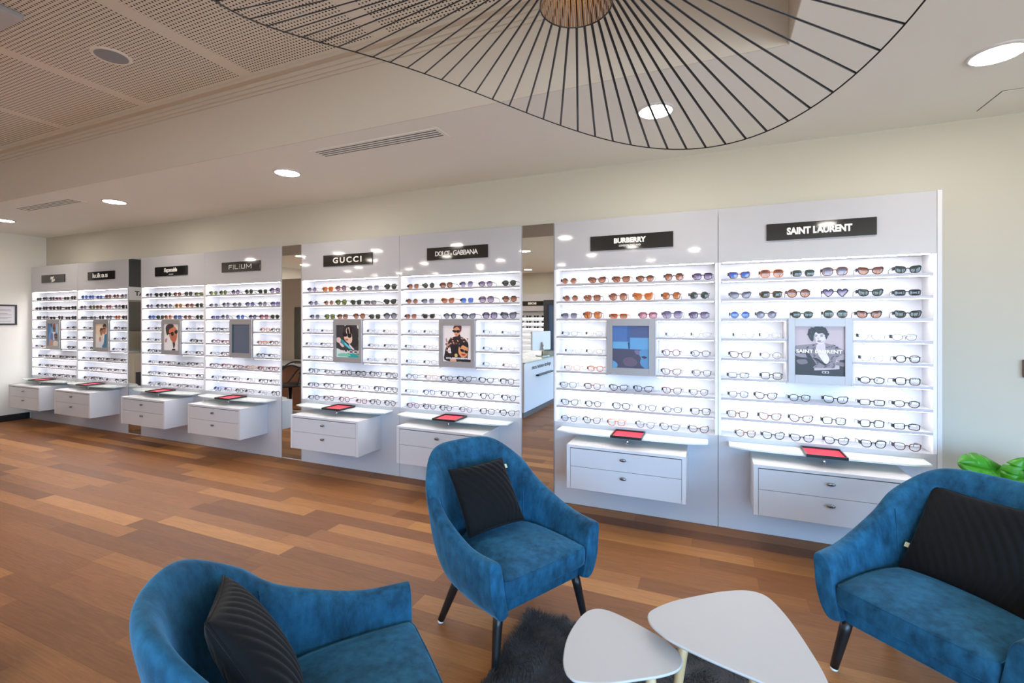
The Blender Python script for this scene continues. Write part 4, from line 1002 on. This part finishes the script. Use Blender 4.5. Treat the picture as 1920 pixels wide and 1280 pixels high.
# ---------------------------------------------------------------- cushions
def pillow_mat():
    m, N, L, p = new_mat('black_pleated_fabric')
    p.inputs['Base Color'].default_value = rgb(11, 12, 14); p.inputs['Roughness'].default_value = 0.85; p.inputs['Specular IOR Level'].default_value = 0.2
    p.inputs['Sheen Weight'].default_value = 0.06; p.inputs['Sheen Roughness'].default_value = 0.4
    return m
PILM = pillow_mat()
def pillow(ch, label, s, f, la, z, tilt, yaw, roll, thick=0.075, tagcorner=(1, 1), under='armchair'):
    (cx, cy), ang = CH[ch]; a = math.radians(ang)
    n = Vector((math.cos(tilt) * math.cos(yaw), math.cos(tilt) * math.sin(yaw), math.sin(tilt)))
    u = Vector((-math.sin(yaw), math.cos(yaw), 0)); w = n.cross(u)
    u2 = u * math.cos(roll) + w * math.sin(roll); w2 = -u * math.sin(roll) + w * math.cos(roll)
    R = Matrix((u2, w2, n)).transposed().to_4x4()
    M = Matrix.Translation((cx, cy, 0)) @ Matrix.Rotation(a, 4, 'Z') @ Matrix.Translation((f, la, z)) @ R
    t = thing('throw_pillow', label, 'cushion', (0, 0, 0), 0, 'black pleated throw pillows'); t.matrix_world = M
    G = 72; bm = bmesh.new(); grid = {}
    for side in (1, -1):
        for i in range(G + 1):
            for j in range(G + 1):
                U, V = -1 + 2 * i / G, -1 + 2 * j / G
                e = max(0.0, (1 - U * U) * (1 - V * V))
                if e <= 1e-9 and side == -1: grid[(side, i, j)] = grid[(1, i, j)]; continue
                pinch = 1 - 0.055 * (1 - V * V) * U * U - 0.0
                pinchv = 1 - 0.055 * (1 - U * U) * V * V
                zz = thick * e ** 0.42
                if e > 0:
                    fan = U * 0.9 + 0.75 * abs(V * 0.55 + 0.45 - 0.25 * U) ** 1.3
                    ph = (fan * s / 2) / 0.0140
                    zz += 0.0052 * (abs(math.sin(PI * ph * 0.5)) - 0.6) * min(1, e * 6)
                grid[(side, i, j)] = bm.verts.new((U * s / 2 * pinch, V * s / 2 * pinchv, side * zz))
        for i in range(G):
            for j in range(G):
                q = [grid[(side, i, j)], grid[(side, i + 1, j)], grid[(side, i + 1, j + 1)], grid[(side, i, j + 1)]]
                if side == -1: q.reverse()
                bm.faces.new(q)
    obj('cover', bm, PILM, t, True)
    bm = bmesh.new(); ed = []
    for k in range(32):
        for (U0, V0, U1, V1) in (((-1, -1, 1, -1), (1, -1, 1, 1), (1, 1, -1, 1), (-1, 1, -1, -1))[k // 8],):
            q = (k % 8) / 8; U, V = lerp(U0, U1, q), lerp(V0, V1, q)
            ed.append((U * s / 2 * (1 - 0.055 * (1 - V * V) * U * U), V * s / 2 * (1 - 0.055 * (1 - U * U) * V * V), 0))
    tube(bm, ed, 0.003, 6, True); obj('piping', bm, PILM, t, True)
    bm = bmesh.new(); U, V = tagcorner; b0 = Vector((U * s / 2 * 1.0, V * s / 2 * 0.80, 0.0))
    box(bm, b0.x - 0.004, b0.x + 0.014 * U if U > 0 else b0.x + 0.004, b0.y - 0.011, b0.y + 0.011, -0.0007, 0.0007) if U > 0 else box(bm, b0.x - 0.014, b0.x + 0.004, b0.y - 0.011, b0.y + 0.011, -0.0007, 0.0007)
    obj('care_label', bm, pmat('care_label', rgb(206, 206, 170), 0.6), t)
    return t
pillow('m', 'black pleated square pillow leaning in the middle blue armchair', 0.345, -0.430, -0.030, 0.580, 0.62, -0.04, 0.01, 0.060, (1, 0.9))
pillow('r', 'large black pleated pillow in the armchair at the right edge', 0.42, -0.505, 0.0, 0.558, 0.62, -0.12, 0.02, 0.058, (-1, -0.6))
pillow('l', 'black pleated pillow standing on its corner in the armchair at the bottom edge', 0.40, -0.485, -0.02, 0.588, 0.52, 0.11, -0.235, 0.062, (1, 1))

# ================================================================ TABLES
TOPM = pmat('table_white', rgb(186, 185, 185), 0.38, spec=0.4)
OAK = pmat('pale_wood', rgb(206, 170, 122), 0.45, var=0.12, vscale=9)
def table(name, label, pts, z, th, legs):
    ol = crom(pts, 6); cx = sum(p[0] for p in ol) / len(ol); cy = sum(p[1] for p in ol) / len(ol)
    t = thing('coffee_table', label, 'coffee table', (cx, cy, 0), 0, 'white rounded-triangle coffee tables')
    bm = bmesh.new(); rings = []
    def off(p, d):
        dx, dy = p[0] - cx, p[1] - cy; l = math.hypot(dx, dy); return (dx - dx / l * d, dy - dy / l * d)
    for d, zz in ((0.022, -th), (0.012, -th + 0.002), (0.0015, -th * 0.45), (0, -0.004), (0.0015, -0.0012), (0.004, 0.0)):
        rings.append([bm.verts.new((*off(p, d), z + zz)) for p in ol])
    n = len(ol)
    for A, Bq in zip(rings, rings[1:]):
        for k in range(n):
            f = bm.faces.new((A[k], A[(k + 1) % n], Bq[(k + 1) % n], Bq[k])); f.smooth = True
    bm.faces.new(rings[0]); bm.faces.new(rings[-1]); bmesh.ops.recalc_face_normals(bm, faces=bm.faces)
    obj('tabletop', bm, TOPM, t)
    for lx, ly in legs:
        dx, dy = lx - cx, ly - cy; l = math.hypot(dx, dy); bm = bmesh.new()
        a = Vector((dx * 0.86, dy * 0.86, z - th)); b = Vector((dx * 1.12, dy * 1.12, 0.024))
        tube(bm, [a.lerp(b, k / 3) for k in range(4)], [0.019, 0.017, 0.014, 0.011], 16)
        obj('leg', bm, OAK, t, False)
    return t
Tp = [(-0.214, 1.765), (-0.196, 1.812), (-0.136, 1.888), (-0.052, 1.962), (0.035, 2.030), (0.112, 2.072), (0.164, 2.080), (0.206, 2.053), (0.248, 1.962), (0.281, 1.848), (0.307, 1.729), (0.318, 1.650),
      (0.318, 1.590), (0.292, 1.548), (0.240, 1.543), (0.128, 1.570), (0.060, 1.587), (-0.019, 1.610), (-0.118, 1.648), (-0.164, 1.679), (-0.200, 1.716)]
table('t', 'larger white rounded-triangle coffee table, its edge lapping over the smaller one', Tp, 0.43, 0.018, [(-0.11, 1.76), (0.14, 1.96), (0.235, 1.63)])
Sp = [(-0.415, 1.807), (-0.448, 1.765), (-0.466, 1.680), (-0.469, 1.592), (-0.455, 1.505), (-0.436, 1.455), (-0.412, 1.428), (-0.378, 1.420), (-0.293, 1.450), (-0.204, 1.506), (-0.149, 1.543), (-0.108, 1.580),
      (-0.090, 1.612), (-0.089, 1.646), (-0.107, 1.688), (-0.151, 1.727), (-0.214, 1.760), (-0.290, 1.793), (-0.366, 1.815)]
table('t', 'smaller and lower white rounded-triangle coffee table in front of the middle armchair', Sp, 0.38, 0.018, [(-0.385, 1.70), (-0.175, 1.615), (-0.37, 1.50)])

# ================================================================ RUG
def fur_mat():
    m, N, L, p = new_mat('charcoal_fur')
    tc = N.new('ShaderNodeTexCoord'); n1 = N.new('ShaderNodeTexNoise'); n1.inputs['Scale'].default_value = 9; n1.inputs['Detail'].default_value = 6
    L.new(tc.outputs['Object'], n1.inputs['Vector'])
    rp = N.new('ShaderNodeValToRGB'); rp.color_ramp.elements[0].color = rgb(8, 8, 9); rp.color_ramp.elements[0].position = 0.36
    rp.color_ramp.elements[1].color = rgb(48, 46, 48); rp.color_ramp.elements[1].position = 0.72
    L.new(n1.outputs['Fac'], rp.inputs['Fac']); L.new(rp.outputs['Color'], p.inputs['Base Color'])
    p.inputs['Roughness'].default_value = 0.6; p.inputs['Sheen Weight'].default_value = 0.2
    return m
FUR = fur_mat()
rug = thing('fur_rug', 'dark charcoal long-pile fur rug under the white coffee tables', 'rug', (-0.2, 1.5, 0))
def rugpt(x, y):   # wavy hide-like edge
    return x, y
hx, hy = 0.665, 0.755
bm = bmesh.new(); NX, NY = 44, 50; gv = {}
from mathutils import noise as mnoise
def rz(x, y): return 0.014 + 0.010 * mnoise.noise(Vector((x * 7, y * 7, 1.3))) + 0.004 * mnoise.noise(Vector((x * 22, y * 22, 4)))
for i in range(NX + 1):
    for j in range(NY + 1):
        u, v = -1 + 2 * i / NX, -1 + 2 * j / NY
        x = u * hx + 0.012 * mnoise.noise(Vector((u * 4, v * 4, 9))); y = v * hy + 0.012 * mnoise.noise(Vector((u * 4, v * 4, 19)))
        e = min(1, (1 - max(abs(u), abs(v))) * 12)
        gv[i, j] = bm.verts.new((x, y, 0.002 + max(0.004, rz(x, y)) * e))
for i in range(NX):
    for j in range(NY): bm.faces.new((gv[i, j], gv[i + 1, j], gv[i + 1, j + 1], gv[i, j + 1]))
obj('backing', bm, FUR, rug, True)
bm = bmesh.new(); rr = random.Random(11)
for k in range(52000):
    x, y = rr.uniform(-hx, hx), rr.uniform(-0.05, hy) if k % 8 else rr.uniform(-hy, 0)
    a = 4.5 * mnoise.noise(Vector((x * 5.5, y * 5.5, 0.5))) + rr.uniform(-.5, .5) + 2.2; L_ = rr.uniform(0.022, 0.042); lean = rr.uniform(0.45, 0.95)
    z = max(0.002, rz(x, y) - 0.004); dx, dy = math.cos(a), math.sin(a); wd = rr.uniform(0.0007, 0.0014)
    p0 = Vector((x, y, z)); p1 = p0 + Vector((dx * L_ * lean * 0.45, dy * L_ * lean * 0.45, L_ * 0.45)); p2 = p0 + Vector((dx * L_ * lean, dy * L_ * lean, L_ * 0.55))
    s = Vector((-dy, dx, 0)) * wd
    v = [bm.verts.new(q) for q in (p0 - s, p0 + s, p1 + s * .8, p1 - s * .8, p2)]
    bm.faces.new((v[0], v[1], v[2], v[3])); bm.faces.new((v[3], v[2], v[4]))
pl = obj('pile', bm, FUR, rug); pl['kind'] = 'stuff'

# ================================================================ PENDANT LAMP
PC = 1.0 * FW + 0.136 * RT
t = thing('pendant_lamp', 'wide black ribbed pendant lamp with a wavy brim and slatted crown', 'pendant lamp', (PC.x, PC.y, 2.17))
RIB = pmat('rib_black', rgb(20, 18, 18), 0.4)
def rim(phi):
    d = math.cos(phi) * FW + math.sin(phi) * RT
    return Vector((0.72 * d.x, 0.72 * d.y, EYE + 0.69 + 0.138 * math.cos(2 * (phi + math.radians(37))) - 2.17))
NR = 72
bm = bmesh.new(); tube(bm, [rim(2 * PI * k / 144) for k in range(144)], 0.0019, 6, True); obj('rim', bm, RIB, t, True)
CR = 0.076
for k in range(NR):
    phi = math.radians(3.3 + 5 * k); d = math.cos(phi) * FW + math.sin(phi) * RT; e = rim(phi)
    a = Vector((CR * 0.9 * d.x, CR * 0.9 * d.y, 0.132)); bm = bmesh.new(); pts = [a.lerp(e, q / 4) for q in range(5)]
    tube(bm, pts, 0.0007, 4, flat=(0, 0, 1), r2=0.0022 + 0.0014 * (0.5 + 0.5 * math.cos(phi - math.radians(55)))); obj('rib', bm, RIB, t)
bm = bmesh.new(); tube(bm, [(CR * math.cos(2 * PI * k / 48), CR * math.sin(2 * PI * k / 48), 0) for k in range(48)], 0.0016, 6, True)
tube(bm, [(CR * 0.93 * math.cos(2 * PI * k / 48), CR * 0.93 * math.sin(2 * PI * k / 48), 0.15) for k in range(48)], 0.0016, 6, True); obj('crown_ring', bm, RIB, t, True)
SLAT = pmat('slat_bulb_lit', rgb(150, 112, 82), 0.4)  # tan paints in the bulb's warm light on the slats
for k in range(NR):
    a0 = 2 * PI * k / NR; a1 = a0 + 0.10; bm = bmesh.new()
    tube(bm, [(CR * math.cos(lerp(a0, a1, q / 3)) * (1 - 0.07 * q / 3), CR * math.sin(lerp(a0, a1, q / 3)) * (1 - 0.07 * q / 3), 0.15 * q / 3) for q in range(4)], 0.0022, 4, r2=0.0008, flat=(-math.sin(a0), math.cos(a0), 0))
    obj('crown_slat', bm, SLAT, t)
bm = bmesh.new(); lathe(bm, [(0, 0.150), (0.070, 0.150), (0.070, 0.154), (0, 0.156)], 40); obj('crown_cap', bm, RIB, t)
bm = bmesh.new(); lathe(bm, [(0, 0.085), (0.016, 0.088), (0.021, 0.100), (0.016, 0.116), (0.010, 0.124), (0, 0.124)], 20); obj('bulb', bm, emat('bulb_glow', (1.0, 0.78, 0.36, 1), 18.0), t, True)
bm = bmesh.new(); lathe(bm, [(0, 0.124), (0.014, 0.124), (0.014, 0.152), (0, 0.152)], 20); obj('socket', bm, RIB, t)
bm = bmesh.new(); tube(bm, [(0, 0, 0.155), (0, 0, HIGH - 2.17 - 0.02)], 0.0025, 8); obj('cord', bm, RIB, t)
bm = bmesh.new(); lathe(bm, [(0, -0.02), (0.055, -0.02), (0.06, 0), (0, 0)], 30, (0, 0, HIGH - 2.17)); obj('canopy', bm, RIB, t)

# ================================================================ PLANT
LEAF = pmat('monstera_green', rgb(62, 138, 34), 0.35, spec=0.4, var=0.18, vscale=6)
t = thing('potted_monstera', 'split-leaved green plant behind the armchair at the right edge', 'plant', (1.60, 3.45, 0))
bm = bmesh.new(); lathe(bm, [(0, 0), (0.13, 0), (0.165, 0.30), (0.17, 0.32), (0.155, 0.32), (0.15, 0.29), (0, 0.285)], 30); obj('pot', bm, pmat('pot_grey', rgb(150, 150, 150), 0.5), t, True)
def leaf(base, tip, normal, width, notch):
    """split leaf: notches cut from the edge toward the midrib"""
    base, tip = Vector(base), Vector(tip); ax = tip - base; Ln = ax.length; ax.normalize(); nrm = Vector(normal).normalized(); sd = ax.cross(nrm).normalized(); nrm = sd.cross(ax)
    bm = bmesh.new(); N = 40
    prev = None
    for s in (1, -1):
        mids, edges = [], []
        for k in range(N + 1):
            u = k / N
            w = width * (math.sin(PI * min(1, u * 0.92 + 0.08)) ** 0.7) * (1 - 0.25 * u)
            if k == N: w = 0.002
            f = 1.0
            for c in notch:
                d = abs(u - c - 0.012 * s) / 0.022
                if d < 1: f = min(f, 0.42 + 0.58 * d)
            slant = w * f * 0.30
            bend = -0.10 * Ln * (u - 0.35) ** 2
            mids.append(bm.verts.new(base + ax * (u * Ln) + nrm * bend))
            edges.append((bm.verts.new(base + ax * (u * Ln + slant * 0.5) + sd * (s * w * f * 0.5) + nrm * (bend + 0.010)), bm.verts.new(base + ax * (u * Ln + slant) + sd * (s * w * f) + nrm * (bend - 0.012))))
        for k in range(N):
            A, Bq = (mids[k], mids[k + 1]), (edges[k], edges[k + 1])
            for q in ((A[0], A[1], Bq[1][0], Bq[0][0]), (Bq[0][0], Bq[1][0], Bq[1][1], Bq[0][1])):
                f = bm.faces.new(q if s == 1 else tuple(reversed(q))); f.smooth = True
    so = obj('leaf', bm, LEAF, t)
    m = so.modifiers.new('thick', 'SOLIDIFY'); m.thickness = 0.0012
    return so
LEAFS = [((-0.10, -0.02, 0.66), (-0.335, -0.10, 0.715), (0.25, -0.75, 0.6), 0.10, (.36, .62)), ((-0.20, -0.06, 0.60), (-0.03, -0.16, 0.71), (-0.3, -.8, .45), 0.085, (.4, .68)),
         ((-0.06, -0.10, 0.58), (-0.075, -0.12, 0.77), (-0.15, -1, 0.15), 0.115, (.45, .7)), ((0.03, -0.05, 0.60), (0.12, -0.16, 0.74), (0.0, -.9, .4), 0.11, (.35, .55, .75)),
         ((0.04, 0.06, 0.60), (0.26, 0.10, 0.66), (0.2, -.5, .8), 0.12, (.4, .65))]
for b, tp, nm, w, nc in LEAFS:
    leaf(b, tp, nm, w, nc)
    bm = bmesh.new(); tube(bm, crom([(0.0, 0.0, 0.29), (b[0] * .35, b[1] * .35, 0.45), b], 5, False), 0.005, 6); obj('stem', bm, LEAF, t, True)
# ================================================================ REAR OF THE SHOP (seen in the mirrors)
# reception counter
t = thing('reception_counter', 'white reception counter with dark lettering, reflected in the mirror beside the blue-screen cabinet', 'counter', (-2.95, -0.55, 0))
COUNT = pmat('counter_white', rgb(222, 224, 230), 0.2, spec=0.5)
obj('front', B(-0.35, 0.35, -1.35, 1.42, 0.10, 0.84, bev=0.004), COUNT, t)
obj('plinth', B(-0.31, 0.31, -1.30, 1.36, 0.0, 0.10), pmat('plinth_brown', rgb(86, 70, 60), 0.5), t)
obj('worktop', B(-0.37, 0.38, -1.37, 1.45, 0.842, 0.862, bev=0.002), pmat('counter_glass', rgb(196, 210, 200), 0.08, spec=0.6), t)
me = fit_text(text_mesh('optical-center.com', 0.1, 0.0008, bold=0.003), 0.95, 0.085, 0, 0, -0.001); me.transform(Matrix.Rotation(PI / 2, 4, 'Z'))
me.transform(Matrix.Translation((0.351, 0.62, 0.745))); obj('lettering', me, pmat('letter_dark', rgb(46, 50, 58), 0.4), t)
obj('handle_rail', B(0.35, 0.40, 0.15, 0.90, 0.60, 0.625, bev=0.004), BLACK_SATIN, t)
t = thing('computer_monitor', 'white-backed computer monitor on the reception counter, seen in the mirror', 'monitor', (-2.82, -0.50, 0.863), math.radians(-70))
obj('screen', B(-0.26, 0.26, -0.02, 0.02, 0.10, 0.44, bev=0.01), pmat('monitor_white', rgb(214, 218, 226), 0.3), t)
obj('display', B(-0.25, 0.25, -0.0215, -0.0195, 0.15, 0.43), BLACK_GLOSS, t)
bm = bmesh.new(); tube(bm, [(0, 0.04, 0.006), (0, 0.05, 0.16), (0, 0.02, 0.24)], 0.02, 8); obj('neck', bm, CHROME, t, True)
obj('base', B(-0.10, 0.10, -0.04, 0.12, 0.0, 0.010, bev=0.003), CHROME, t)
t = thing('desk_phone', 'small black desk telephone on the reception counter, seen in the mirror', 'telephone', (-2.85, 0.62, 0.863))
obj('body', B(-0.09, 0.09, -0.08, 0.08, 0, 0.03, bev=0.008), BLACK_SATIN, t); bm = bmesh.new(); tube(bm, [(-.06, -.09, .035), (-.06, -.07, .05), (-.06, .07, .05), (-.06, .09, .035)], .016, 8); obj('handset', bm, BLACK_SATIN, t, True)

# display on the front wall, with its name plate
t = thing('rear_display_cabinet', 'white eyewear display on the opposite wall, seen in the mirror', 'display cabinet', (-4.45, YF, 0))
obj('back_board', B(-0.75, 0.75, 0, 0.03, 0.0, 2.2), WHITE_SATIN, t)
for k in range(9):
    s = obj('shelf', B(-0.70, 0.70, 0.03, 0.188, 0.40 + 0.145 * k, 0.415 + 0.145 * k), SHELF, t)
    obj('light_strip', B(-0.68, 0.68, 0.06, 0.075, 0.395 + 0.145 * k, 0.3995 + 0.145 * k), LED, s)
for s in (-1, 1): a, b = sorted((s * .70, s * .75)); obj('side', B(a, b, 0.03, 0.19, 0.3, 1.75), WHITE_SATIN, t)
obj('header', B(-0.75, 0.75, 0.03, 0.19, 1.75, 2.2), WHITE_GLOSS, t)
t = thing('rear_sign', 'black name plate on the opposite display, seen reversed in the mirror', 'sign', (-4.45, YF + 0.19, 1.95))
obj('plate', B(-0.32, 0.32, 0, 0.012, -0.06, 0.06), BLACK_GLOSS, t)
me = fit_text(text_mesh('BOSS', 0.1, 0.0008, bold=0.005), 0.24, 0.06, 0, 0, 0); me.transform(Matrix.Rotation(PI, 4, 'Z')); me.transform(Matrix.Translation((0, 0.0128, 0))); obj('lettering', me, LETTER_WHITE, t)
for r in range(3):
    for k in range(6):
        pair('wy', 'k', 'D', (-4.45 - 0.55 + 0.22 * k, YF + 0.178, 0.4158 + 0.145 * (8 - r)), PI, '%s dark sunglasses from the corner on the %s shelf of the reflected opposite display' % (ORD[k], ROWN[r]), 'sunglasses on the opposite display')
# glazed grey door post beside the counter
t = thing('glazed_partition', 'dark grey framed glass partition behind the reception counter, seen in the mirror', 'partition', (-3.15, -2.5, 0))
for a, b, z0, z1 in ((-0.30, -0.20, 0, 1.95), (0.30, 0.40, 0, 1.95), (-0.2, 0.3, 1.85, 1.95), (-0.2, 0.3, 0, 0.1)): obj('frame', B(a, b, -0.04, 0.04, z0, z1), DARK_FRAME, t)
obj('pane', B(-0.2, 0.3, -0.005, 0.005, 0.1, 1.85), pmat('blue_glass', rgb(70, 96, 130), 0.1), t)

# desk corner behind the middle-left mirror
t = thing('partition_screen', 'beige partition with a dark glazed opening, seen in the mirror by the dark-screen cabinet', 'partition', (-7.15, 0.75, 0))
BEI = pmat('partition_beige', rgb(196, 178, 158), 0.7)
obj('board', B(-0.9, 0.9, -0.04, 0.0, 0.0, 2.3), BEI, t)
obj('opening', B(-0.25, 0.55, 0.0, 0.012, 0.75, 1.75), pmat('dark_glazing', rgb(96, 92, 84), 0.04, spec=0.9), t)
for a, b, z0, z1 in ((-0.30, -0.25, 0.70, 1.80), (0.55, 0.60, 0.70, 1.80), (-0.25, 0.55, 1.75, 1.80), (-0.25, 0.55, 0.70, 0.75)): obj('frame', B(a, b, 0.0, 0.03, z0, z1), BEI, t)
t = thing('desk', 'white topped brown desk seen in the mirror by the dark-screen cabinet', 'desk', (-7.0, 1.15, 0))
obj('top', B(-0.7, 0.6, -0.30, 0.30, 0.70, 0.73, bev=0.004), WHITE_SATIN, t)
obj('modesty_panel', B(-0.65, 0.55, 0.20, 0.22, 0.0, 0.70), pmat('desk_brown', rgb(128, 82, 56), 0.5), t)
for s in (-0.65, 0.51): obj('side', B(s, s + 0.04, -0.28, 0.20, 0, 0.70), WHITE_SATIN, t)
t = thing('swivel_chair', 'black looped-back chair on a steel column, seen in the mirror by the dark-screen cabinet', 'chair', (-6.35, 1.80, 0))
bm = bmesh.new(); lathe(bm, [(0, .42), (.20, .42), (.22, .44), (.20, .46), (0, .455)], 28); obj('seat', bm, BLACK_SATIN, t, True)
bm = bmesh.new(); lathe(bm, [(0, 0), (.22, 0), (.22, .012), (.035, .03), (.03, .42), (0, .42)], 28); obj('column', bm, CHROME, t, True)
for s in (-1, 1):
    bm = bmesh.new(); tube(bm, crom([(s * .21, .05, .45), (s * .24, .02, .62), (s * .16, -.14, .74), (-s * .06, -.20, .66), (-s * .17, -.15, .50), (-s * .19, -.08, .44)], 6, False), .012, 8); obj('back_loop', bm, BLACK_SATIN, t, True)
bm = bmesh.new(); tube(bm, crom([(-.24, .04, .64), (-.17, -.14, .78), (0, -.2, .80), (.17, -.14, .78), (.24, .04, .64)], 6, False), .012, 8); obj('top_rail', bm, BLACK_SATIN, t, True)
t = thing('laptop', 'open laptop on the white desk seen in the mirror', 'laptop', (-6.65, 1.2, 0.731))
obj('keyboard', B(-.16, .16, -.11, .11, 0, .016, bev=.003), STEEL, t); obj('lid', B(-.16, .16, -.125, -.112, .012, .23, bev=.003), BLACK_SATIN, t)

# fittings on the left wall reflected in the far mirror
t = thing('dark_wall_panel', 'dark panel over a pale lettered band on the left wall, seen in the far mirror', 'wall panel', (XL, 2.15, 0))
obj('panel', B(0, 0.04, -0.75, 0.75, 2.10, 2.60), pmat('panel_dark', rgb(46, 44, 44), 0.5), t)
obj('band', B(0, 0.05, -0.75, 0.75, 1.86, 2.098), WHITE_SATIN, t)
me = fit_text(text_mesh('AT', 0.1, 0.0008, bold=0.004), 0.16, 0.085, 0, 0, 0); me.transform(Matrix.Rotation(PI / 2, 4, 'Z')); me.transform(Matrix.Translation((0.051, 0.10, 1.985))); obj('lettering', me, BLACK_SATIN, t)
obj('grey_board', B(0, 0.03, -0.75, 0.75, 0.95, 1.858), pmat('board_grey', rgb(150, 140, 124), 0.6), t)
obj('dark_stripe', B(0.03, 0.034, 0.05, 0.30, 1.30, 1.83), pmat('stripe_dark', rgb(84, 78, 70), 0.6), t)
t = thing('low_cabinet', 'beige low cabinet by the left wall, seen in the far mirror', 'cabinet', (XL + 0.25, 2.0, 0))
obj('body', B(-0.24, 0.2, -0.55, 0.55, 0.0, 0.92, bev=0.004), pmat('cab_beige', rgb(178, 164, 144), 0.5), t); obj('door', B(0.2, 0.218, -0.53, 0.53, 0.02, 0.60, bev=0.003), pmat('panel_dark', rgb(46, 44, 44), 0.5), t)
t = thing('grey_display_monitor', 'grey angled monitor on the low cabinet, seen in the far mirror', 'monitor', (XL + 0.28, 2.1, 0.921), math.radians(80))
obj('screen', B(-0.25, 0.25, -0.02, 0.02, 0.06, 0.44, bev=0.008), pmat('monitor_grey', rgb(110, 108, 118), 0.3), t); obj('stand', B(-0.08, 0.08, -0.07, 0.07, 0, 0.06, bev=0.004), STEEL, t)

# ================================================================ OUTSIDE, LIGHT, CAMERA
W = bpy.data.worlds.new('daylight'); SC.world = W; W.use_nodes = True
N, L = W.node_tree.nodes, W.node_tree.links
bg = N['Background']; tc = N.new('ShaderNodeTexCoord'); sp = N.new('ShaderNodeSeparateXYZ'); L.new(tc.outputs['Generated'], sp.inputs[0])
rp = N.new('ShaderNodeValToRGB'); e = rp.color_ramp.elements
e[0].position = 0.48; e[0].color = (0.30, 0.31, 0.33, 1); e[1].position = 0.56; e[1].color = (0.31, 0.60, 1.0, 1)
mp = N.new('ShaderNodeMath'); mp.operation = 'MULTIPLY_ADD'; mp.inputs[1].default_value = 0.5; mp.inputs[2].default_value = 0.5; L.new(sp.outputs['Z'], mp.inputs[0])
L.new(mp.outputs[0], rp.inputs['Fac']); L.new(rp.outputs['Color'], bg.inputs['Color']); bg.inputs['Strength'].default_value = SKY
def portal(name, loc, rot, sx, sy):
    l = bpy.data.lights.new(name, 'AREA'); l.shape = 'RECTANGLE'; l.size = sx; l.size_y = sy; l.cycles.is_portal = True
    o = bpy.data.objects.new(name, l); COL.objects.link(o); o.location = loc; o.rotation_euler = rot
for lo, hi in winsR: portal('window_portal', (XR + 0.11, (lo + hi) / 2, 1.36), (0, PI / 2, 0), 2.48, hi - lo)
for lo, hi in winsF: portal('window_portal', ((lo + hi) / 2, YF - 0.11, 1.36), (PI / 2, 0, 0), hi - lo, 2.48)

cam = bpy.data.cameras.new('camera'); co = bpy.data.objects.new('camera', cam); COL.objects.link(co)
cam.sensor_width = 36.0; cam.lens = FPX / 1920 * 36.0; cam.shift_y = -40.0 / 1920; cam.clip_start = 0.02
co.location = (0, 0, EYE); co.rotation_euler = (PI / 2, 0, YAW)
SC.camera = co
vs = SC.view_settings; vs.view_transform = 'Standard'; vs.look = 'None'; vs.gamma = 1; vs.use_curve_mapping = False; vs.exposure = EXPO
cy = SC.cycles; cy.max_bounces = 8; cy.diffuse_bounces = 4; cy.glossy_bounces = 4; cy.transmission_bounces = 6; cy.transparent_max_bounces = 16
cy.use_denoising = True; cy.sample_clamp_indirect = 6.0; cy.caustics_reflective = False; cy.caustics_refractive = False
